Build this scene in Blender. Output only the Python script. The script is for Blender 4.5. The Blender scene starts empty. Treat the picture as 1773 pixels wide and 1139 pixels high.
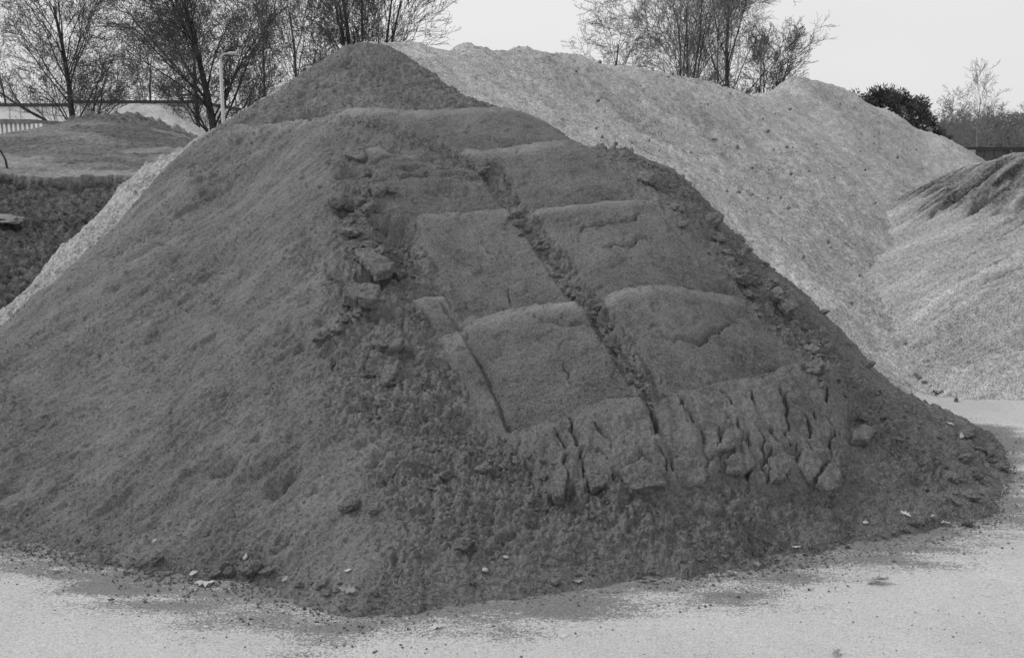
import bpy, bmesh, math, random
import numpy as np
from mathutils import Vector, Matrix
R = math.radians
random.seed(7); rng = np.random.default_rng(7)
scene = bpy.context.scene
COL = scene.collection

# ------------------------------------------------------------------ camera
CH, F, PITCH = 1.8, 1700.0, R(10.0)
W0, H0 = 1773.0, 1139.0
cam_d = bpy.data.cameras.new('camera'); cam = bpy.data.objects.new('camera', cam_d); COL.objects.link(cam)
cam.location = (0, 0, CH); cam.rotation_euler = (R(90) - PITCH, 0, 0)
cam_d.sensor_width = 36.0; cam_d.lens = 36.0 * F / W0
cam_d.clip_start = 0.05; cam_d.clip_end = 3000
scene.camera = cam
scene.render.resolution_x = 1024; scene.render.resolution_y = 657

# ------------------------------------------------------------------ sky, sun, exposure
SUN_EL, SUN_AZ = R(42), R(-82)         # azimuth measured from +Y towards +X: the light comes from the left
world = bpy.data.worlds.new('World'); scene.world = world; world.use_nodes = True
nt = world.node_tree; nt.nodes.clear()
out = nt.nodes.new('ShaderNodeOutputWorld'); bg = nt.nodes.new('ShaderNodeBackground')
sky = nt.nodes.new('ShaderNodeTexSky'); sky.sky_type = 'NISHITA'; sky.sun_disc = False
sky.sun_elevation = SUN_EL; sky.sun_rotation = SUN_AZ
sky.air_density = 1.0; sky.dust_density = 4.0
bw = nt.nodes.new('ShaderNodeRGBToBW'); nt.links.new(sky.outputs[0], bw.inputs[0])
# the overcast veil: an even pale cloud layer laid over the clear sky, faintly mottled
tc = nt.nodes.new('ShaderNodeTexCoord'); mp = nt.nodes.new('ShaderNodeMapping'); mp.inputs['Scale'].default_value = (1.2, 1.2, 4)
nt.links.new(tc.outputs['Generated'], mp.inputs[0])
nz = nt.nodes.new('ShaderNodeTexNoise'); nz.inputs['Scale'].default_value = 1.3; nz.inputs['Detail'].default_value = 3
nt.links.new(mp.outputs[0], nz.inputs[0])
mr = nt.nodes.new('ShaderNodeMapRange'); mr.inputs[1].default_value = .3; mr.inputs[2].default_value = .7
mr.inputs[3].default_value = 8.0; mr.inputs[4].default_value = 9.0
nt.links.new(nz.outputs[0], mr.inputs[0])
mx = nt.nodes.new('ShaderNodeMix'); mx.data_type = 'FLOAT'; mx.inputs[0].default_value = 0.88
nt.links.new(bw.outputs[0], mx.inputs[2]); nt.links.new(mr.outputs[0], mx.inputs[3])
nt.links.new(mx.outputs[0], bg.inputs[0]); bg.inputs[1].default_value = 0.1
nt.links.new(bg.outputs[0], out.inputs[0])
sun_d = bpy.data.lights.new('sun', 'SUN'); sun_d.energy = 1.5; sun_d.angle = R(14); sun_d.color = (1, 1, 1)
sun = bpy.data.objects.new('sun', sun_d); COL.objects.link(sun)
sd = Vector((math.sin(SUN_AZ) * math.cos(SUN_EL), math.cos(SUN_AZ) * math.cos(SUN_EL), math.sin(SUN_EL)))
sun.rotation_euler = sd.to_track_quat('Z', 'Y').to_euler()
vs = scene.view_settings; vs.view_transform = 'Standard'; vs.look = 'None'; vs.gamma = 1; vs.exposure = 0.0
vs.use_curve_mapping = False

# ------------------------------------------------------------------ helpers
cp, sp = math.cos(PITCH), math.sin(PITCH)
def ray(u, v):
    a = (u - W0 / 2) / F; b = (H0 / 2 - v) / F
    return np.array([a, cp + b * sp, -sp + b * cp])
def at(u, v, Y):
    d = ray(u, v); d = d / d[1] * Y
    return (d[0], Y, CH + d[2])
def gnd(u, v, z=0.0):
    d = ray(u, v); k = (z - CH) / d[2]
    return (d[0] * k, d[1] * k, z)

def fade(t): return t * t * t * (t * (t * 6 - 15) + 10)
def hsh(ix, iy, seed):
    h = (ix.astype(np.int64) * 374761393 + iy.astype(np.int64) * 668265263 + seed * 2147483647 // 7) & 0xffffffff
    h = ((h ^ (h >> 13)) * 1274126177) & 0xffffffff
    h = ((h ^ (h >> 16)) * 2246822519) & 0xffffffff
    return ((h ^ (h >> 15)) & 0xffffff) / float(0xffffff)
def perlin(x, y, seed=0):
    xi = np.floor(x); yi = np.floor(y); xf = x - xi; yf = y - yi
    def g(dx, dy):
        a = hsh(xi + dx, yi + dy, seed) * 2 * np.pi
        return np.cos(a) * (xf - dx) + np.sin(a) * (yf - dy)
    u = fade(xf); v = fade(yf)
    a = g(0, 0) * (1 - u) + g(1, 0) * u; b = g(0, 1) * (1 - u) + g(1, 1) * u
    return (a * (1 - v) + b * v) * 1.5
def fbm(x, y, seed=0, oct=4, gain=.5):
    s = 0; a = 1
    for o in range(oct):
        s = s + a * perlin(x * 2 ** o + 13.7 * o, y * 2 ** o - 7.1 * o, seed + o); a *= gain
    return s
def worley(x, y, seed=0, jit=.9):
    xi = np.floor(x); yi = np.floor(y)
    f1 = np.full(x.shape, 9.); f2 = np.full(x.shape, 9.); cid = np.zeros(x.shape)
    for dx in (-1, 0, 1):
        for dy in (-1, 0, 1):
            cx = xi + dx; cy = yi + dy
            px = cx + .5 + (hsh(cx, cy, seed) - .5) * jit; py = cy + .5 + (hsh(cx, cy, seed + 91) - .5) * jit
            d = np.hypot(x - px, y - py); idv = hsh(cx, cy, seed + 555)
            m = d < f1
            f2 = np.where(m, f1, np.minimum(f2, d)); cid = np.where(m, idv, cid); f1 = np.where(m, d, f1)
    return f1, f2, cid
def lumps(x, y, size, seed, cover=1.0, flat=.6):
    """rounded clods of about the given size, returned as a height in metres"""
    wx = x / size + .35 * perlin(x / size * 1.7, y / size * 1.7, seed + 3); wy = y / size + .35 * perlin(x / size * 1.7, y / size * 1.7, seed + 4)
    f1, f2, c = worley(wx, wy, seed)
    rad = .30 + .28 * c
    h = np.sqrt(np.clip(1 - (f1 / rad) ** 2, 0, 1)) * rad * flat
    keep = np.clip((cover - hsh(np.floor(c * 9973), np.floor(c * 7919), seed + 1)) * 8, 0, 1)
    return h * keep * size
def crumble(x, y, seed=0):
    """sharp-edged crumbly relief, about -1 .. 1 (metres x .01)"""
    wx = x + .012 * perlin(x * 30, y * 30, seed + 9); wy = y + .012 * perlin(x * 30, y * 30, seed + 8)
    r1 = 1 - 2.2 * np.abs(perlin(wx * 11, wy * 11, seed)); r2 = 1 - 2.2 * np.abs(perlin(wx * 23, wy * 23, seed + 1)); r3 = 1 - 2.2 * np.abs(perlin(wx * 49, wy * 49, seed + 2)); r4 = perlin(wx * 95, wy * 95, seed + 3)
    return -(1.0 * r1 + .75 * r2 + .5 * r3) + .45 * r4
def sstep(a, b, x): t = np.clip((x - a) / (b - a), 0, 1); return t * t * (3 - 2 * t)

class TPS:
    def __init__(s, pts, smooth=1e-3):
        P = np.array(pts, float); s.c = P[:, :2]; n = len(P)
        K = s.phi(np.hypot(*(s.c[:, None] - s.c[None]).transpose(2, 0, 1))) + np.eye(n) * smooth
        Q = np.hstack([np.ones((n, 1)), s.c]); A = np.block([[K, Q], [Q.T, np.zeros((3, 3))]])
        s.w = np.linalg.solve(A, np.concatenate([P[:, 2], np.zeros(3)]))
    @staticmethod
    def phi(r): return np.where(r > 1e-9, r * r * np.log(r + 1e-12), 0)
    def __call__(s, x, y):
        x = np.asarray(x, float); y = np.asarray(y, float)
        z = s.w[-3] + s.w[-2] * x + s.w[-1] * y
        for (cx, cy), w in zip(s.c, s.w): z = z + w * s.phi(np.hypot(x - cx, y - cy))
        return z
def cast(S, u, v, y0=2.5, y1=40):
    """where the line of sight through a point of the photo meets the surface S"""
    d = ray(u, v); Y = np.arange(y0, y1, .01); x = d[0] / d[1] * Y; z = CH + d[2] / d[1] * Y
    s = S(x, Y) - z; i = np.argmax(s > 0)
    if not (s > 0).any(): i = np.argmax(s)
    return (x[i], Y[i], z[i])
def pdist(x, y, pl):
    """distance to a polyline, and the fraction along it"""
    best = np.full(x.shape, 1e9); tt = np.zeros(x.shape); sd = np.zeros(x.shape); n = len(pl) - 1
    for i in range(n):
        ax, ay = pl[i][:2]; bx, by = pl[i + 1][:2]; vx, vy = bx - ax, by - ay; L = vx * vx + vy * vy + 1e-12
        t = np.clip(((x - ax) * vx + (y - ay) * vy) / L, 0, 1); dx = x - ax - t * vx; dy = y - ay - t * vy
        d = np.hypot(dx, dy); m = d < best
        best = np.where(m, d, best); tt = np.where(m, (i + t) / n, tt); sd = np.where(m, np.sign(vx * (y - ay) - vy * (x - ax)), sd)
    return best, tt, sd
def inpoly(x, y, pl):
    c = np.zeros(x.shape, bool); n = len(pl)
    for i in range(n):
        x1, y1 = pl[i][:2]; x2, y2 = pl[i - 1][:2]
        m = ((y1 > y) != (y2 > y)) & (x < (x2 - x1) * (y - y1) / (y2 - y1 + 1e-12) + x1); c ^= m
    return c
def homog(q):
    """maps the quad q (4 xy corners) onto the unit square"""
    dst = [(0, 0), (1, 0), (1, 1), (0, 1)]; A = []; b = []
    for (x, y), (X, Y) in zip([p[:2] for p in q], dst):
        A.append([x, y, 1, 0, 0, 0, -X * x, -X * y]); b.append(X); A.append([0, 0, 0, x, y, 1, -Y * x, -Y * y]); b.append(Y)
    h = np.linalg.solve(np.array(A), np.array(b))
    def f(x, y):
        w = h[6] * x + h[7] * y + 1; w = np.where(np.abs(w) < 1e-6, 1e-6, w)
        return (h[0] * x + h[1] * y + h[2]) / w, (h[3] * x + h[4] * y + h[5]) / w
    return f

def mesh_from(name, V, Fc, mat, parent=None, smooth=True, attrs=None):
    me = bpy.data.meshes.new(name)
    V = np.asarray(V, np.float32)
    if isinstance(Fc, np.ndarray):
        n, k = Fc.shape; me.vertices.add(len(V)); me.vertices.foreach_set('co', V.ravel())
        me.loops.add(n * k); me.loops.foreach_set('vertex_index', Fc.astype(np.int32).ravel())
        me.polygons.add(n); me.polygons.foreach_set('loop_start', (np.arange(n) * k).astype(np.int32))
        me.polygons.foreach_set('use_smooth', np.full(n, smooth))
        me.update(calc_edges=True)
    else:
        me.from_pydata([tuple(v) for v in V], [], Fc)
        me.polygons.foreach_set('use_smooth', [smooth] * len(me.polygons))
    for k, a in (attrs or {}).items():
        at_ = me.attributes.new(k, 'FLOAT', 'POINT'); at_.data.foreach_set('value', np.asarray(a, np.float32))
    me.materials.append(mat)
    o = bpy.data.objects.new(name, me); COL.objects.link(o)
    if parent: o.parent = parent
    return o
def tag(o, label=None, cat=None, group=None, kind=None):
    if label: o['label'] = label
    if cat: o['category'] = cat
    if group: o['group'] = group
    if kind: o['kind'] = kind
    return o
def empty(name, loc=(0, 0, 0), rz=0):
    o = bpy.data.objects.new(name, None); COL.objects.link(o); o.location = loc; o.rotation_euler = (0, 0, rz)
    o.empty_display_size = .1
    return o
def heightfield(name, X, Y, Z, keep, mat, attrs=None):
    n, m = X.shape; idx = np.arange(n * m).reshape(n, m)
    q = np.stack([idx[:-1, :-1], idx[:-1, 1:], idx[1:, 1:], idx[1:, :-1]], -1).reshape(-1, 4)
    k = keep.ravel()[q].any(1); q = q[k]
    used = np.unique(q); remap = np.zeros(n * m, np.int64); remap[used] = np.arange(len(used))
    V = np.stack([X, Y, Z], -1).reshape(-1, 3)[used]
    # wind the faces upward
    q = remap[q]; a = V[q[0][1]] - V[q[0][0]]; b = V[q[0][2]] - V[q[0][0]]
    if np.cross(a, b)[2] < 0: q = q[:, ::-1]
    at2 = {k2: v.ravel()[used] for k2, v in (attrs or {}).items()}
    return mesh_from(name, V, q, mat, attrs=at2)
def axis(segs):
    out = [np.array([segs[0][0]])]
    for a, b, d in segs: n = max(1, int(round((b - a) / d))); out.append(np.linspace(a, b, n + 1)[1:])
    return np.concatenate(out)

# ------------------------------------------------------------------ materials
class NB:
    def __init__(s, name):
        s.m = bpy.data.materials.new(name); s.m.use_nodes = True; s.t = s.m.node_tree; s.b = s.t.nodes['Principled BSDF']
        s.co = s.n('ShaderNodeTexCoord').outputs['Object']
    def n(s, k, **kw):
        x = s.t.nodes.new(k)
        for a, v in kw.items(): setattr(x, a, v)
        return x
    def set(s, sock, v):
        if isinstance(v, bpy.types.NodeSocket): s.t.links.new(v, sock)
        else: sock.default_value = v
    def noise(s, scale, detail=4, rough=.6, vec=None, stretch=None, rot=None):
        x = s.n('ShaderNodeTexNoise'); v = vec or s.co
        if stretch:
            mpn = s.n('ShaderNodeMapping'); s.t.links.new(v, mpn.inputs[0]); mpn.inputs['Scale'].default_value = stretch
            if rot: mpn.inputs['Rotation'].default_value = rot
            v = mpn.outputs[0]
        s.t.links.new(v, x.inputs[0]); x.inputs['Scale'].default_value = scale; x.inputs['Detail'].default_value = detail
        x.inputs['Roughness'].default_value = rough; return x.outputs[0]
    def voro(s, scale, out='Distance', rnd=1, feature='F1'):
        x = s.n('ShaderNodeTexVoronoi', feature=feature); s.t.links.new(s.co, x.inputs[0]); x.inputs['Scale'].default_value = scale
        return x.outputs[out]
    def map(s, v, a, b, c, d):
        x = s.n('ShaderNodeMapRange'); s.set(x.inputs[0], v)
        for i, q in enumerate((a, b, c, d)): s.set(x.inputs[i + 1], q)
        return x.outputs[0]
    def math(s, op, a, b=0.0, c=0.0):
        x = s.n('ShaderNodeMath', operation=op); s.set(x.inputs[0], a); s.set(x.inputs[1], b)
        s.set(x.inputs[2], c); return x.outputs[0]
    def mix(s, f, a, b):
        x = s.n('ShaderNodeMix', data_type='FLOAT'); s.set(x.inputs[0], f); s.set(x.inputs[2], a); s.set(x.inputs[3], b); return x.outputs[0]
    def attr(s, name): x = s.n('ShaderNodeAttribute', attribute_name=name); return x.outputs['Fac']
    def bump(s, h, strength, dist, prev=None):
        x = s.n('ShaderNodeBump'); s.set(x.inputs['Height'], h); x.inputs['Strength'].default_value = strength
        x.inputs['Distance'].default_value = dist
        if prev: s.t.links.new(prev, x.inputs['Normal'])
        return x.outputs[0]
    def done(s, color, rough=.9, normal=None, spec=.2):
        s.set(s.b.inputs['Base Color'], color if isinstance(color, bpy.types.NodeSocket) else (color,) * 3 + (1,))
        s.b.inputs['Roughness'].default_value = rough; s.b.inputs['Specular IOR Level'].default_value = spec
        if normal: s.t.links.new(normal, s.b.inputs['Normal'])
        return s.m

def sand_material(name, lo, hi, dry_or_shade=.0, attr=True, gs=1.0):
    n = NB(name)
    if not attr: n.co = n.n('ShaderNodeNewGeometry').outputs['Position']
    g = n.noise(210 * gs, 3, .8); g2 = n.noise(60 * gs, 4, .7); g3 = n.noise(5 * gs, 4, .6)
    g4 = n.noise(gs * 120, 3, .8); c = n.math('ADD', n.math('MULTIPLY', n.map(g, .3, .7, -.5, .5), .5), n.math('MULTIPLY', n.map(g2, .3, .7, -.5, .5), .40)); c = n.math('ADD', c, n.math('MULTIPLY', n.map(g4, .3, .7, -.5, .5), .55))
    c = n.math('ADD', c, n.map(g3, .3, .7, -.16, .16))
    c = n.map(c, -.6, .6, lo, hi)
    if attr: c = n.math('MULTIPLY_ADD', n.attr('dry_or_shade'), dry_or_shade, c)
    sp_ = n.voro(140, 'Color'); sp_ = n.math('GREATER_THAN', sp_, .965)
    c = n.math('MAXIMUM', n.math('MULTIPLY_ADD', sp_, .045, c), .02)
    b = n.bump(n.noise(55 * gs, 6, .8), .8, .024 / gs); b = n.bump(n.noise(200 * gs, 4, .8), .8, .008 / gs, b)
    return n.done(c, .92, b, .15)
def gravel_material(name, lo, hi, scale=55, tone=.12, bump=.9):
    n = NB(name)
    v = n.voro(scale, 'Color'); bw_ = n.math('ADD', v, 0.0)
    g = n.noise(scale * .9, 4, .8); g3 = n.noise(1.1, 5, .62)
    st = n.noise(16, 5, .7, stretch=(1, .25, .6))
    c = n.math('ADD', n.math('MULTIPLY', n.map(bw_, 0, 1, -.5, .5), .36), n.math('MULTIPLY', n.map(g, .3, .7, -.5, .5), .55)); vb = n.voro(scale * .45, 'Color'); c = n.math('ADD', c, n.map(vb, 0, 1, -.20, .20))
    c = n.math('ADD', c, n.math('MULTIPLY', n.map(st, .3, .7, -.5, .5), .14)); c = n.math('ADD', c, n.map(g3, .3, .7, -.16, .16))
    c = n.map(c, -.75, .75, lo, hi); c = n.math('MULTIPLY_ADD', n.attr('dry_or_shade'), tone, c); c = n.math('MAXIMUM', c, .03)
    d = n.voro(scale, 'Distance'); b = n.bump(n.map(d, 0, .6, 1, 0), bump, .014); b = n.bump(n.noise(scale * .8, 4, .75), .8, .018, b)
    return n.done(c, .9, b, .2)
M = {}
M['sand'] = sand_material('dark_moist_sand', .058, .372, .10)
M['clod'] = sand_material('clod_sand', .07, .375, 0, attr=False)
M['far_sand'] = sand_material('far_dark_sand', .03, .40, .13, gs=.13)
M['gravel'] = gravel_material('pale_gravel', .08, .80, tone=.13)
M['gravel_right'] = gravel_material('pale_gravel_coarse', .08, .75, 70, tone=.16)
def simple(name, c, rough=.7, nscale=None, amp=.25):
    n = NB(name)
    if nscale:
        k = n.noise(nscale, 4, .6); return n.done(n.map(k, .3, .7, c * (1 - amp), c * (1 + amp)), rough, n.bump(k, .4, .02))
    return n.done(c, rough)
M['bark'] = simple('dark_bark', .055, .9, 12, .4)
M['bark_mid'] = simple('grey_bark', .085, .9, 12, .4)
M['bark_hazed'] = simple('hazed_far_bark', .17, .9, 12, .3)  # far trunks lightened in colour, standing in for distance haze
M['twig'] = simple('twig_bark', .105, .9)
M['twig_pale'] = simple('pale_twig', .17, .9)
M['leaf_dark'] = simple('evergreen_leaf', .06, .6, 2, .4)
M['leaf_brown'] = simple('withered_leaf', .12, .8, 3, .4)
M['white_wall'] = simple('white_painted_cladding', .9, .6, 1.5, .04)
M['dark_metal'] = simple('dark_metal', .05, .5)
M['mid_metal'] = simple('galvanised_metal', .45, .45, 3, .1)
M['roof'] = simple('dark_roof_felt', .07, .8, 3, .2)
M['moss'] = simple('weathered_roof', .20, .9, 5, .3)
M['concrete'] = simple('concrete', .38, .85, 8, .2)
M['fence'] = simple('dark_fence_board', .10, .85, 9, .3)
M['glass'] = simple('dark_glass', .06, .15)
M['dead_leaf_pale'] = simple('pale_dead_leaf', .52, .7, 40, .2)
M['dead_leaf_mid'] = simple('grey_dead_leaf', .30, .7, 40, .25)
M['dead_leaf_dark'] = simple('dark_dead_leaf', .07, .7, 40, .3)
M['pebble'] = simple('pale_pebble', .42, .7, 30, .2)

# ------------------------------------------------------------------ base surfaces of the heaps
TOE = [(-420, 905), (-200, 918), (0, 940), (120, 958), (260, 992), (430, 1012), (600, 1062), (760, 1052), (930, 1036), (1100, 1004),
       (1300, 978), (1450, 952), (1600, 926), (1700, 890), (1745, 815), (1700, 745)]
toe_w = [gnd(u, v) for u, v in TOE]
ctl = [t for t in toe_w]
for (x, y, z) in toe_w:
    ox = -.25 if x < -2 else (.35 if x > 2.8 else 0); oy = -.5 if x < 2.8 else -.25
    ctl.append((x + ox, y + oy, -.27))
DP = [(1100, 870, 4.27), (1130, 690, 4.80), (1130, 520, 5.55), (1050, 360, 6.4), (1000, 262, 7.1), (880, 208, 7.6),
      (880, 745, 4.75), (850, 545, 5.6), (800, 375, 6.45), (750, 210, 7.5),
      (600, 800, 4.42), (600, 500, 5.6), (600, 320, 6.6), (600, 214, 7.5),
      (200, 700, 5.2), (200, 500, 6.35), (200, 420, 7.05), (0, 750, 5.1), (0, 650, 5.85), (400, 700, 4.95), (400, 500, 6.05),
      (400, 350, 7.15), (450, 220, 8.0), (430, 190, 8.6), (520, 130, 9.05), (600, 87, 9.4), (690, 88, 9.3), (680, 140, 8.6),
      (790, 160, 9.0), (870, 198, 8.6), (960, 232, 8.0), (1000, 250, 7.75), (1180, 308, 7.75), (1300, 432, 7.0), (1420, 536, 6.6), (1520, 642, 6.3),
      (1620, 706, 6.35), (1300, 560, 5.85), (1400, 640, 5.4), (1450, 780, 4.95), (1600, 800, 5.15), (1250, 430, 6.4),
      (390, 215, 8.4), (290, 290, 8.1), (240, 342, 7.85), (150, 440, 7.3), (30, 540, 6.8), (0, 570, 6.6), (-200, 620, 6.3), (-200, 780, 5.0)]
ctl += [at(*p) for p in DP]
for p in [(790, 160, 9.0), (870, 198, 8.6), (1000, 245, 8.2), (1180, 302, 7.8), (1300, 428, 7.1), (1420, 520, 6.75), (1520, 620, 6.35)]:
    x, y, z = at(*p); ctl.append((x + .55, y + .75, z - .75))
x, y, z = at(1640, 716, 6.4); ctl.append((x + .4, y + .6, -.35))
for p in [(430, 190, 8.6), (290, 290, 8.1), (150, 440, 7.3), (0, 570, 6.6), (-200, 620, 6.3)]:
    x, y, z = at(*p); ctl.append((x - .35, y + .6, z - .5))
for p in [(600, 87, 9.4), (690, 88, 9.3)]:
    x, y, z = at(*p); ctl.append((x, y + 1.0, z - .75))
D = TPS(ctl)

GP = [(600, 83, 10.0), (700, 84, 10.6), (800, 84, 11.6), (900, 86, 12.6), (980, 106, 13.6), (1080, 124, 15), (1180, 140, 16), (1290, 166, 17.5), (1320, 162, 18.5),
      (1372, 135, 19.5), (1480, 165, 20), (1560, 208, 20.5), (1640, 250, 21), (1690, 284, 21),
      (1000, 238, 9.9), (1180, 298, 9.4), (1300, 428, 8.7), (1420, 520, 8.3), (1520, 620, 7.75), (1600, 688, 7.35),
      (880, 190, 9.9), (900, 130, 11.3), (1100, 200, 12.2), (1300, 250, 13.2), (1400, 400, 10.9), (1500, 300, 15.4), (1400, 200, 18.2), (1600, 290, 18.5),
      (1620, 350, 15.7), (1510, 460, 11), (1560, 560, 8.9), (1590, 640, 7.75), (1450, 480, 9.6),
      (390, 215, 8.42), (290, 290, 8.12), (240, 342, 7.87), (150, 440, 7.32), (30, 540, 6.82), (0, 570, 6.62), (-200, 620, 6.3),
      (350, 238, 8.95), (240, 306, 8.7), (170, 368, 8.2), (100, 434, 7.85), (0, 536, 7.3), (-200, 580, 7.0)]
gc = [at(*p) for p in GP]
for p in [(350, 238, 8.95), (240, 306, 8.7), (170, 368, 8.2), (100, 434, 7.85), (0, 536, 7.3), (-200, 580, 7.0)]:
    x, y, z = at(*p); gc.append((x - .45, y + .7, z - .75))
for p in [(600, 83, 10.0), (700, 84, 10.6), (900, 86, 12.6), (1180, 140, 16), (1290, 166, 17.5), (1480, 165, 20), (1640, 250, 21)]:
    x, y, z = at(*p); gc.append((x - .3, y + 2.2, z - 1.2))
for p in [(200, 500, 6.35), (400, 500, 6.05), (600, 320, 6.6), (750, 210, 7.5), (1000, 255, 7.15), (1130, 520, 5.55), (1250, 430, 6.4), (0, 750, 5.1)]:
    x, y, z = at(*p); gc.append((x, y, z - .6))
for p in [(1620, 350, 15.7), (1510, 460, 11), (1560, 560, 8.9), (1600, 660, 7.5)]:
    x, y, z = at(*p); gc.append((x + 1.2, y - .2, z - .7))
G = TPS(gc)
RP = [(1695, 284, 20), (1630, 345, 15.9), (1510, 462, 10.9), (1560, 562, 8.8), (1588, 640, 7.7), (1610, 684, 7.3), (1680, 698, 7.15), (1773, 704, 7.1), (2000, 712, 7.0),
      (1773, 500, 8.55), (1650, 500, 9.0), (1700, 400, 11.2), (1773, 350, 12.3), (1773, 268, 14.3), (1740, 284, 14.8), (1705, 302, 15.3), (1670, 322, 15.6), (1773, 600, 7.75), (1680, 600, 7.9),
      (1650, 420, 11.4), (1900, 228, 12.5), (2000, 540, 8.1), (2050, 370, 9.8), (2300, 190, 11)]
rc = [at(*p) for p in RP]
for p in [(1610, 684, 7.3), (1680, 698, 7.15), (1773, 704, 7.1), (2000, 712, 7.0)]:
    x, y, z = at(*p); rc.append((x - .1, y - .5, -.3))
for p in [(1630, 345, 15.9), (1510, 462, 10.9), (1560, 562, 8.8)]:
    x, y, z = at(*p); rc.append((x - .7, y + .2, z - .3))
for p in [(1695, 284, 20), (1773, 262, 14.5), (1900, 228, 12.5), (2300, 190, 11)]:
    x, y, z = at(*p); rc.append((x + .2, y + 2.5, z - 1.0))
RH = TPS(rc, .35)

# ------------------------------------------------------------------ dark sand heap, with all its pads, ruts and cracks
def W(*uv): return [cast(D, u, v)[:2] for u, v in uv]
ax_ = axis([(-1.05, -.60, .012), (-.60, .60, .00125), (.60, .80, .008)])
yy = [3.05]
while yy[-1] < 11.2:
    Yc = yy[-1]; yy.append(Yc + (.0062 * Yc / 4.5 if Yc < 9.8 else .03))
yy = np.array(yy)
A, Yg = np.meshgrid(ax_, yy); X = A * Yg; Y = Yg
Z = D(X, Y); Zb = Z.copy()
inn = Z > -.12
# --- where the sand is crumbled, where it is pressed smooth
rough = .33 + .16 * sstep(-.1, .6, fbm(X * 1.4, Y * 1.4, 41, 3))
def blob(uv, r, s):
    global rough
    for x, y in W(*uv): rough = np.maximum(rough, s * np.exp(-((X - x) ** 2 + (Y - y) ** 2) / r ** 2))
def band(uv, r, s):
    global rough
    d, t, _ = pdist(X, Y, W(*uv)); rough = np.maximum(rough, s * np.exp(-(d / r) ** 2))
band([(625, 300), (600, 370), (640, 440), (620, 520), (600, 600), (640, 660), (620, 710)], .26, 1.0)
band([(680, 360), (700, 470), (720, 600), (790, 720)], .16, .9)
band([(690, 560), (700, 660), (740, 730), (880, 800), (960, 850), (1100, 890)], .24, 1.0)
band([(1180, 320), (1300, 470), (1420, 590), (1500, 680), (1580, 800)], .28, 1.05)
band([(1060, 262), (1180, 345), (1290, 480), (1400, 610), (1480, 720)], .16, .9)
band([(700, 810), (830, 900), (1100, 930), (1350, 900), (1500, 850)], .3, .8)
band([(480, 200), (620, 212), (700, 240), (790, 280), (850, 320)], .14, .8)
band([(500, 560), (480, 680), (500, 800), (380, 820)], .12, .6)
band([(740, 130), (870, 195), (960, 222)], .2, .9)
foot = sstep(.42, .04, Zb) ; rough = np.maximum(rough, foot * (.38 + .42 * sstep(.0, .5, fbm(X * 2.2, Y * 2.2, 44, 3))))
rough = rough * (.75 + .5 * sstep(-.3, .5, fbm(X * 1.6, Y * 1.6, 40, 3)))
# --- the pressed pads: rows and columns of a loader bucket pushed into the face
PADS = [  # four corners in the photo: top left, top right, bottom right, bottom left; bulge
    ([(560, 214), (905, 205), (1015, 250), (800, 266)], .022),
    ([(800, 264), (1015, 250), (1118, 352), (925, 368)], .032),
    ([(610, 262), (830, 300), (885, 368), (700, 380)], .026),
    ([(722, 378), (888, 367), (1005, 530), (800, 556)], .034),
    ([(922, 368), (1130, 352), (1290, 502), (1038, 520)], .034),
    ([(803, 556), (1010, 528), (1105, 690), (890, 742)], .040),
    ([(1038, 519), (1295, 500), (1420, 636), (1158, 680)], .036),
    ([(715, 520), (770, 512), (800, 572), (765, 586)], .010),
    ([(765, 586), (805, 574), (893, 742), (862, 757)], .012)]
pad = np.zeros(X.shape); lip = np.zeros(X.shape); padT = np.zeros(X.shape)
wob = .018 * fbm(X * 5, Y * 5, 5, 4); wob2 = .012 * fbm(X * 5, Y * 5, 9, 4)
for q, amp in PADS:
    H_ = homog(W(*q)); s, t = H_(X, Y)
    # the rows run straight across the rounded face, so they bend in plan
    mt_ = ((q[0][0] + q[1][0]) / 2, (q[0][1] + q[1][1]) / 2 - 2); mb_ = ((q[3][0] + q[2][0]) / 2, (q[3][1] + q[2][1]) / 2 - 2)
    (ax1, ay1), (ax2, ay2) = W(mt_, mb_); t0_ = float(H_(np.array(ax1), np.array(ay1))[1]); t1_ = float(H_(np.array(ax2), np.array(ay2))[1]) - 1
    t = t - 4 * np.clip(s * (1 - s), 0, 1) * ((1 - t) * t0_ + t * t1_); s = s + wob; t = t + wob2
    soft = .04
    right_col = q[1][0] > 1012
    ms = sstep(-soft, soft, s) * (sstep(1.04, .74, s) if right_col else sstep(1 + soft, 1 - soft, s)); mt = sstep(-.010, .010, t) * sstep(1.010, .990, t)
    m = ms * mt; tc_ = np.clip(t, 0, 1)
    h = amp * (.75 + .9 * tc_ - 2.3 * tc_ ** 2.0)
    Z += h * m; pad = np.maximum(pad, m)
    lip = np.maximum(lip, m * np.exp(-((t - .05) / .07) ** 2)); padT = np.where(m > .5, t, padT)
# the ledge under the summit cone: below the line the sand stands proud, above it the cone rises from a small step
ld, lt_, ls = pdist(X, Y, W((380, 232), (450, 224), (560, 213), (700, 207), (840, 203), (905, 210), (960, 226)))
ends = sstep(0, .10, lt_) * sstep(1, .93, lt_)
front = (ls < 0); ld = ld + .012 * perlin(X * 6, Y * 6, 33)
Z += ends * np.where(front, .055 * np.exp(-(ld / .38) ** 2), -.07 * np.exp(-(ld / .28)))
cone = np.where(~front, 1, 0) * sstep(0, .15, ld) * (Z > 1.6)
rough = np.maximum(rough, .62 * cone); lip = np.maximum(lip, front * ends * np.exp(-((ld - .05) / .08) ** 2))
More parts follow.
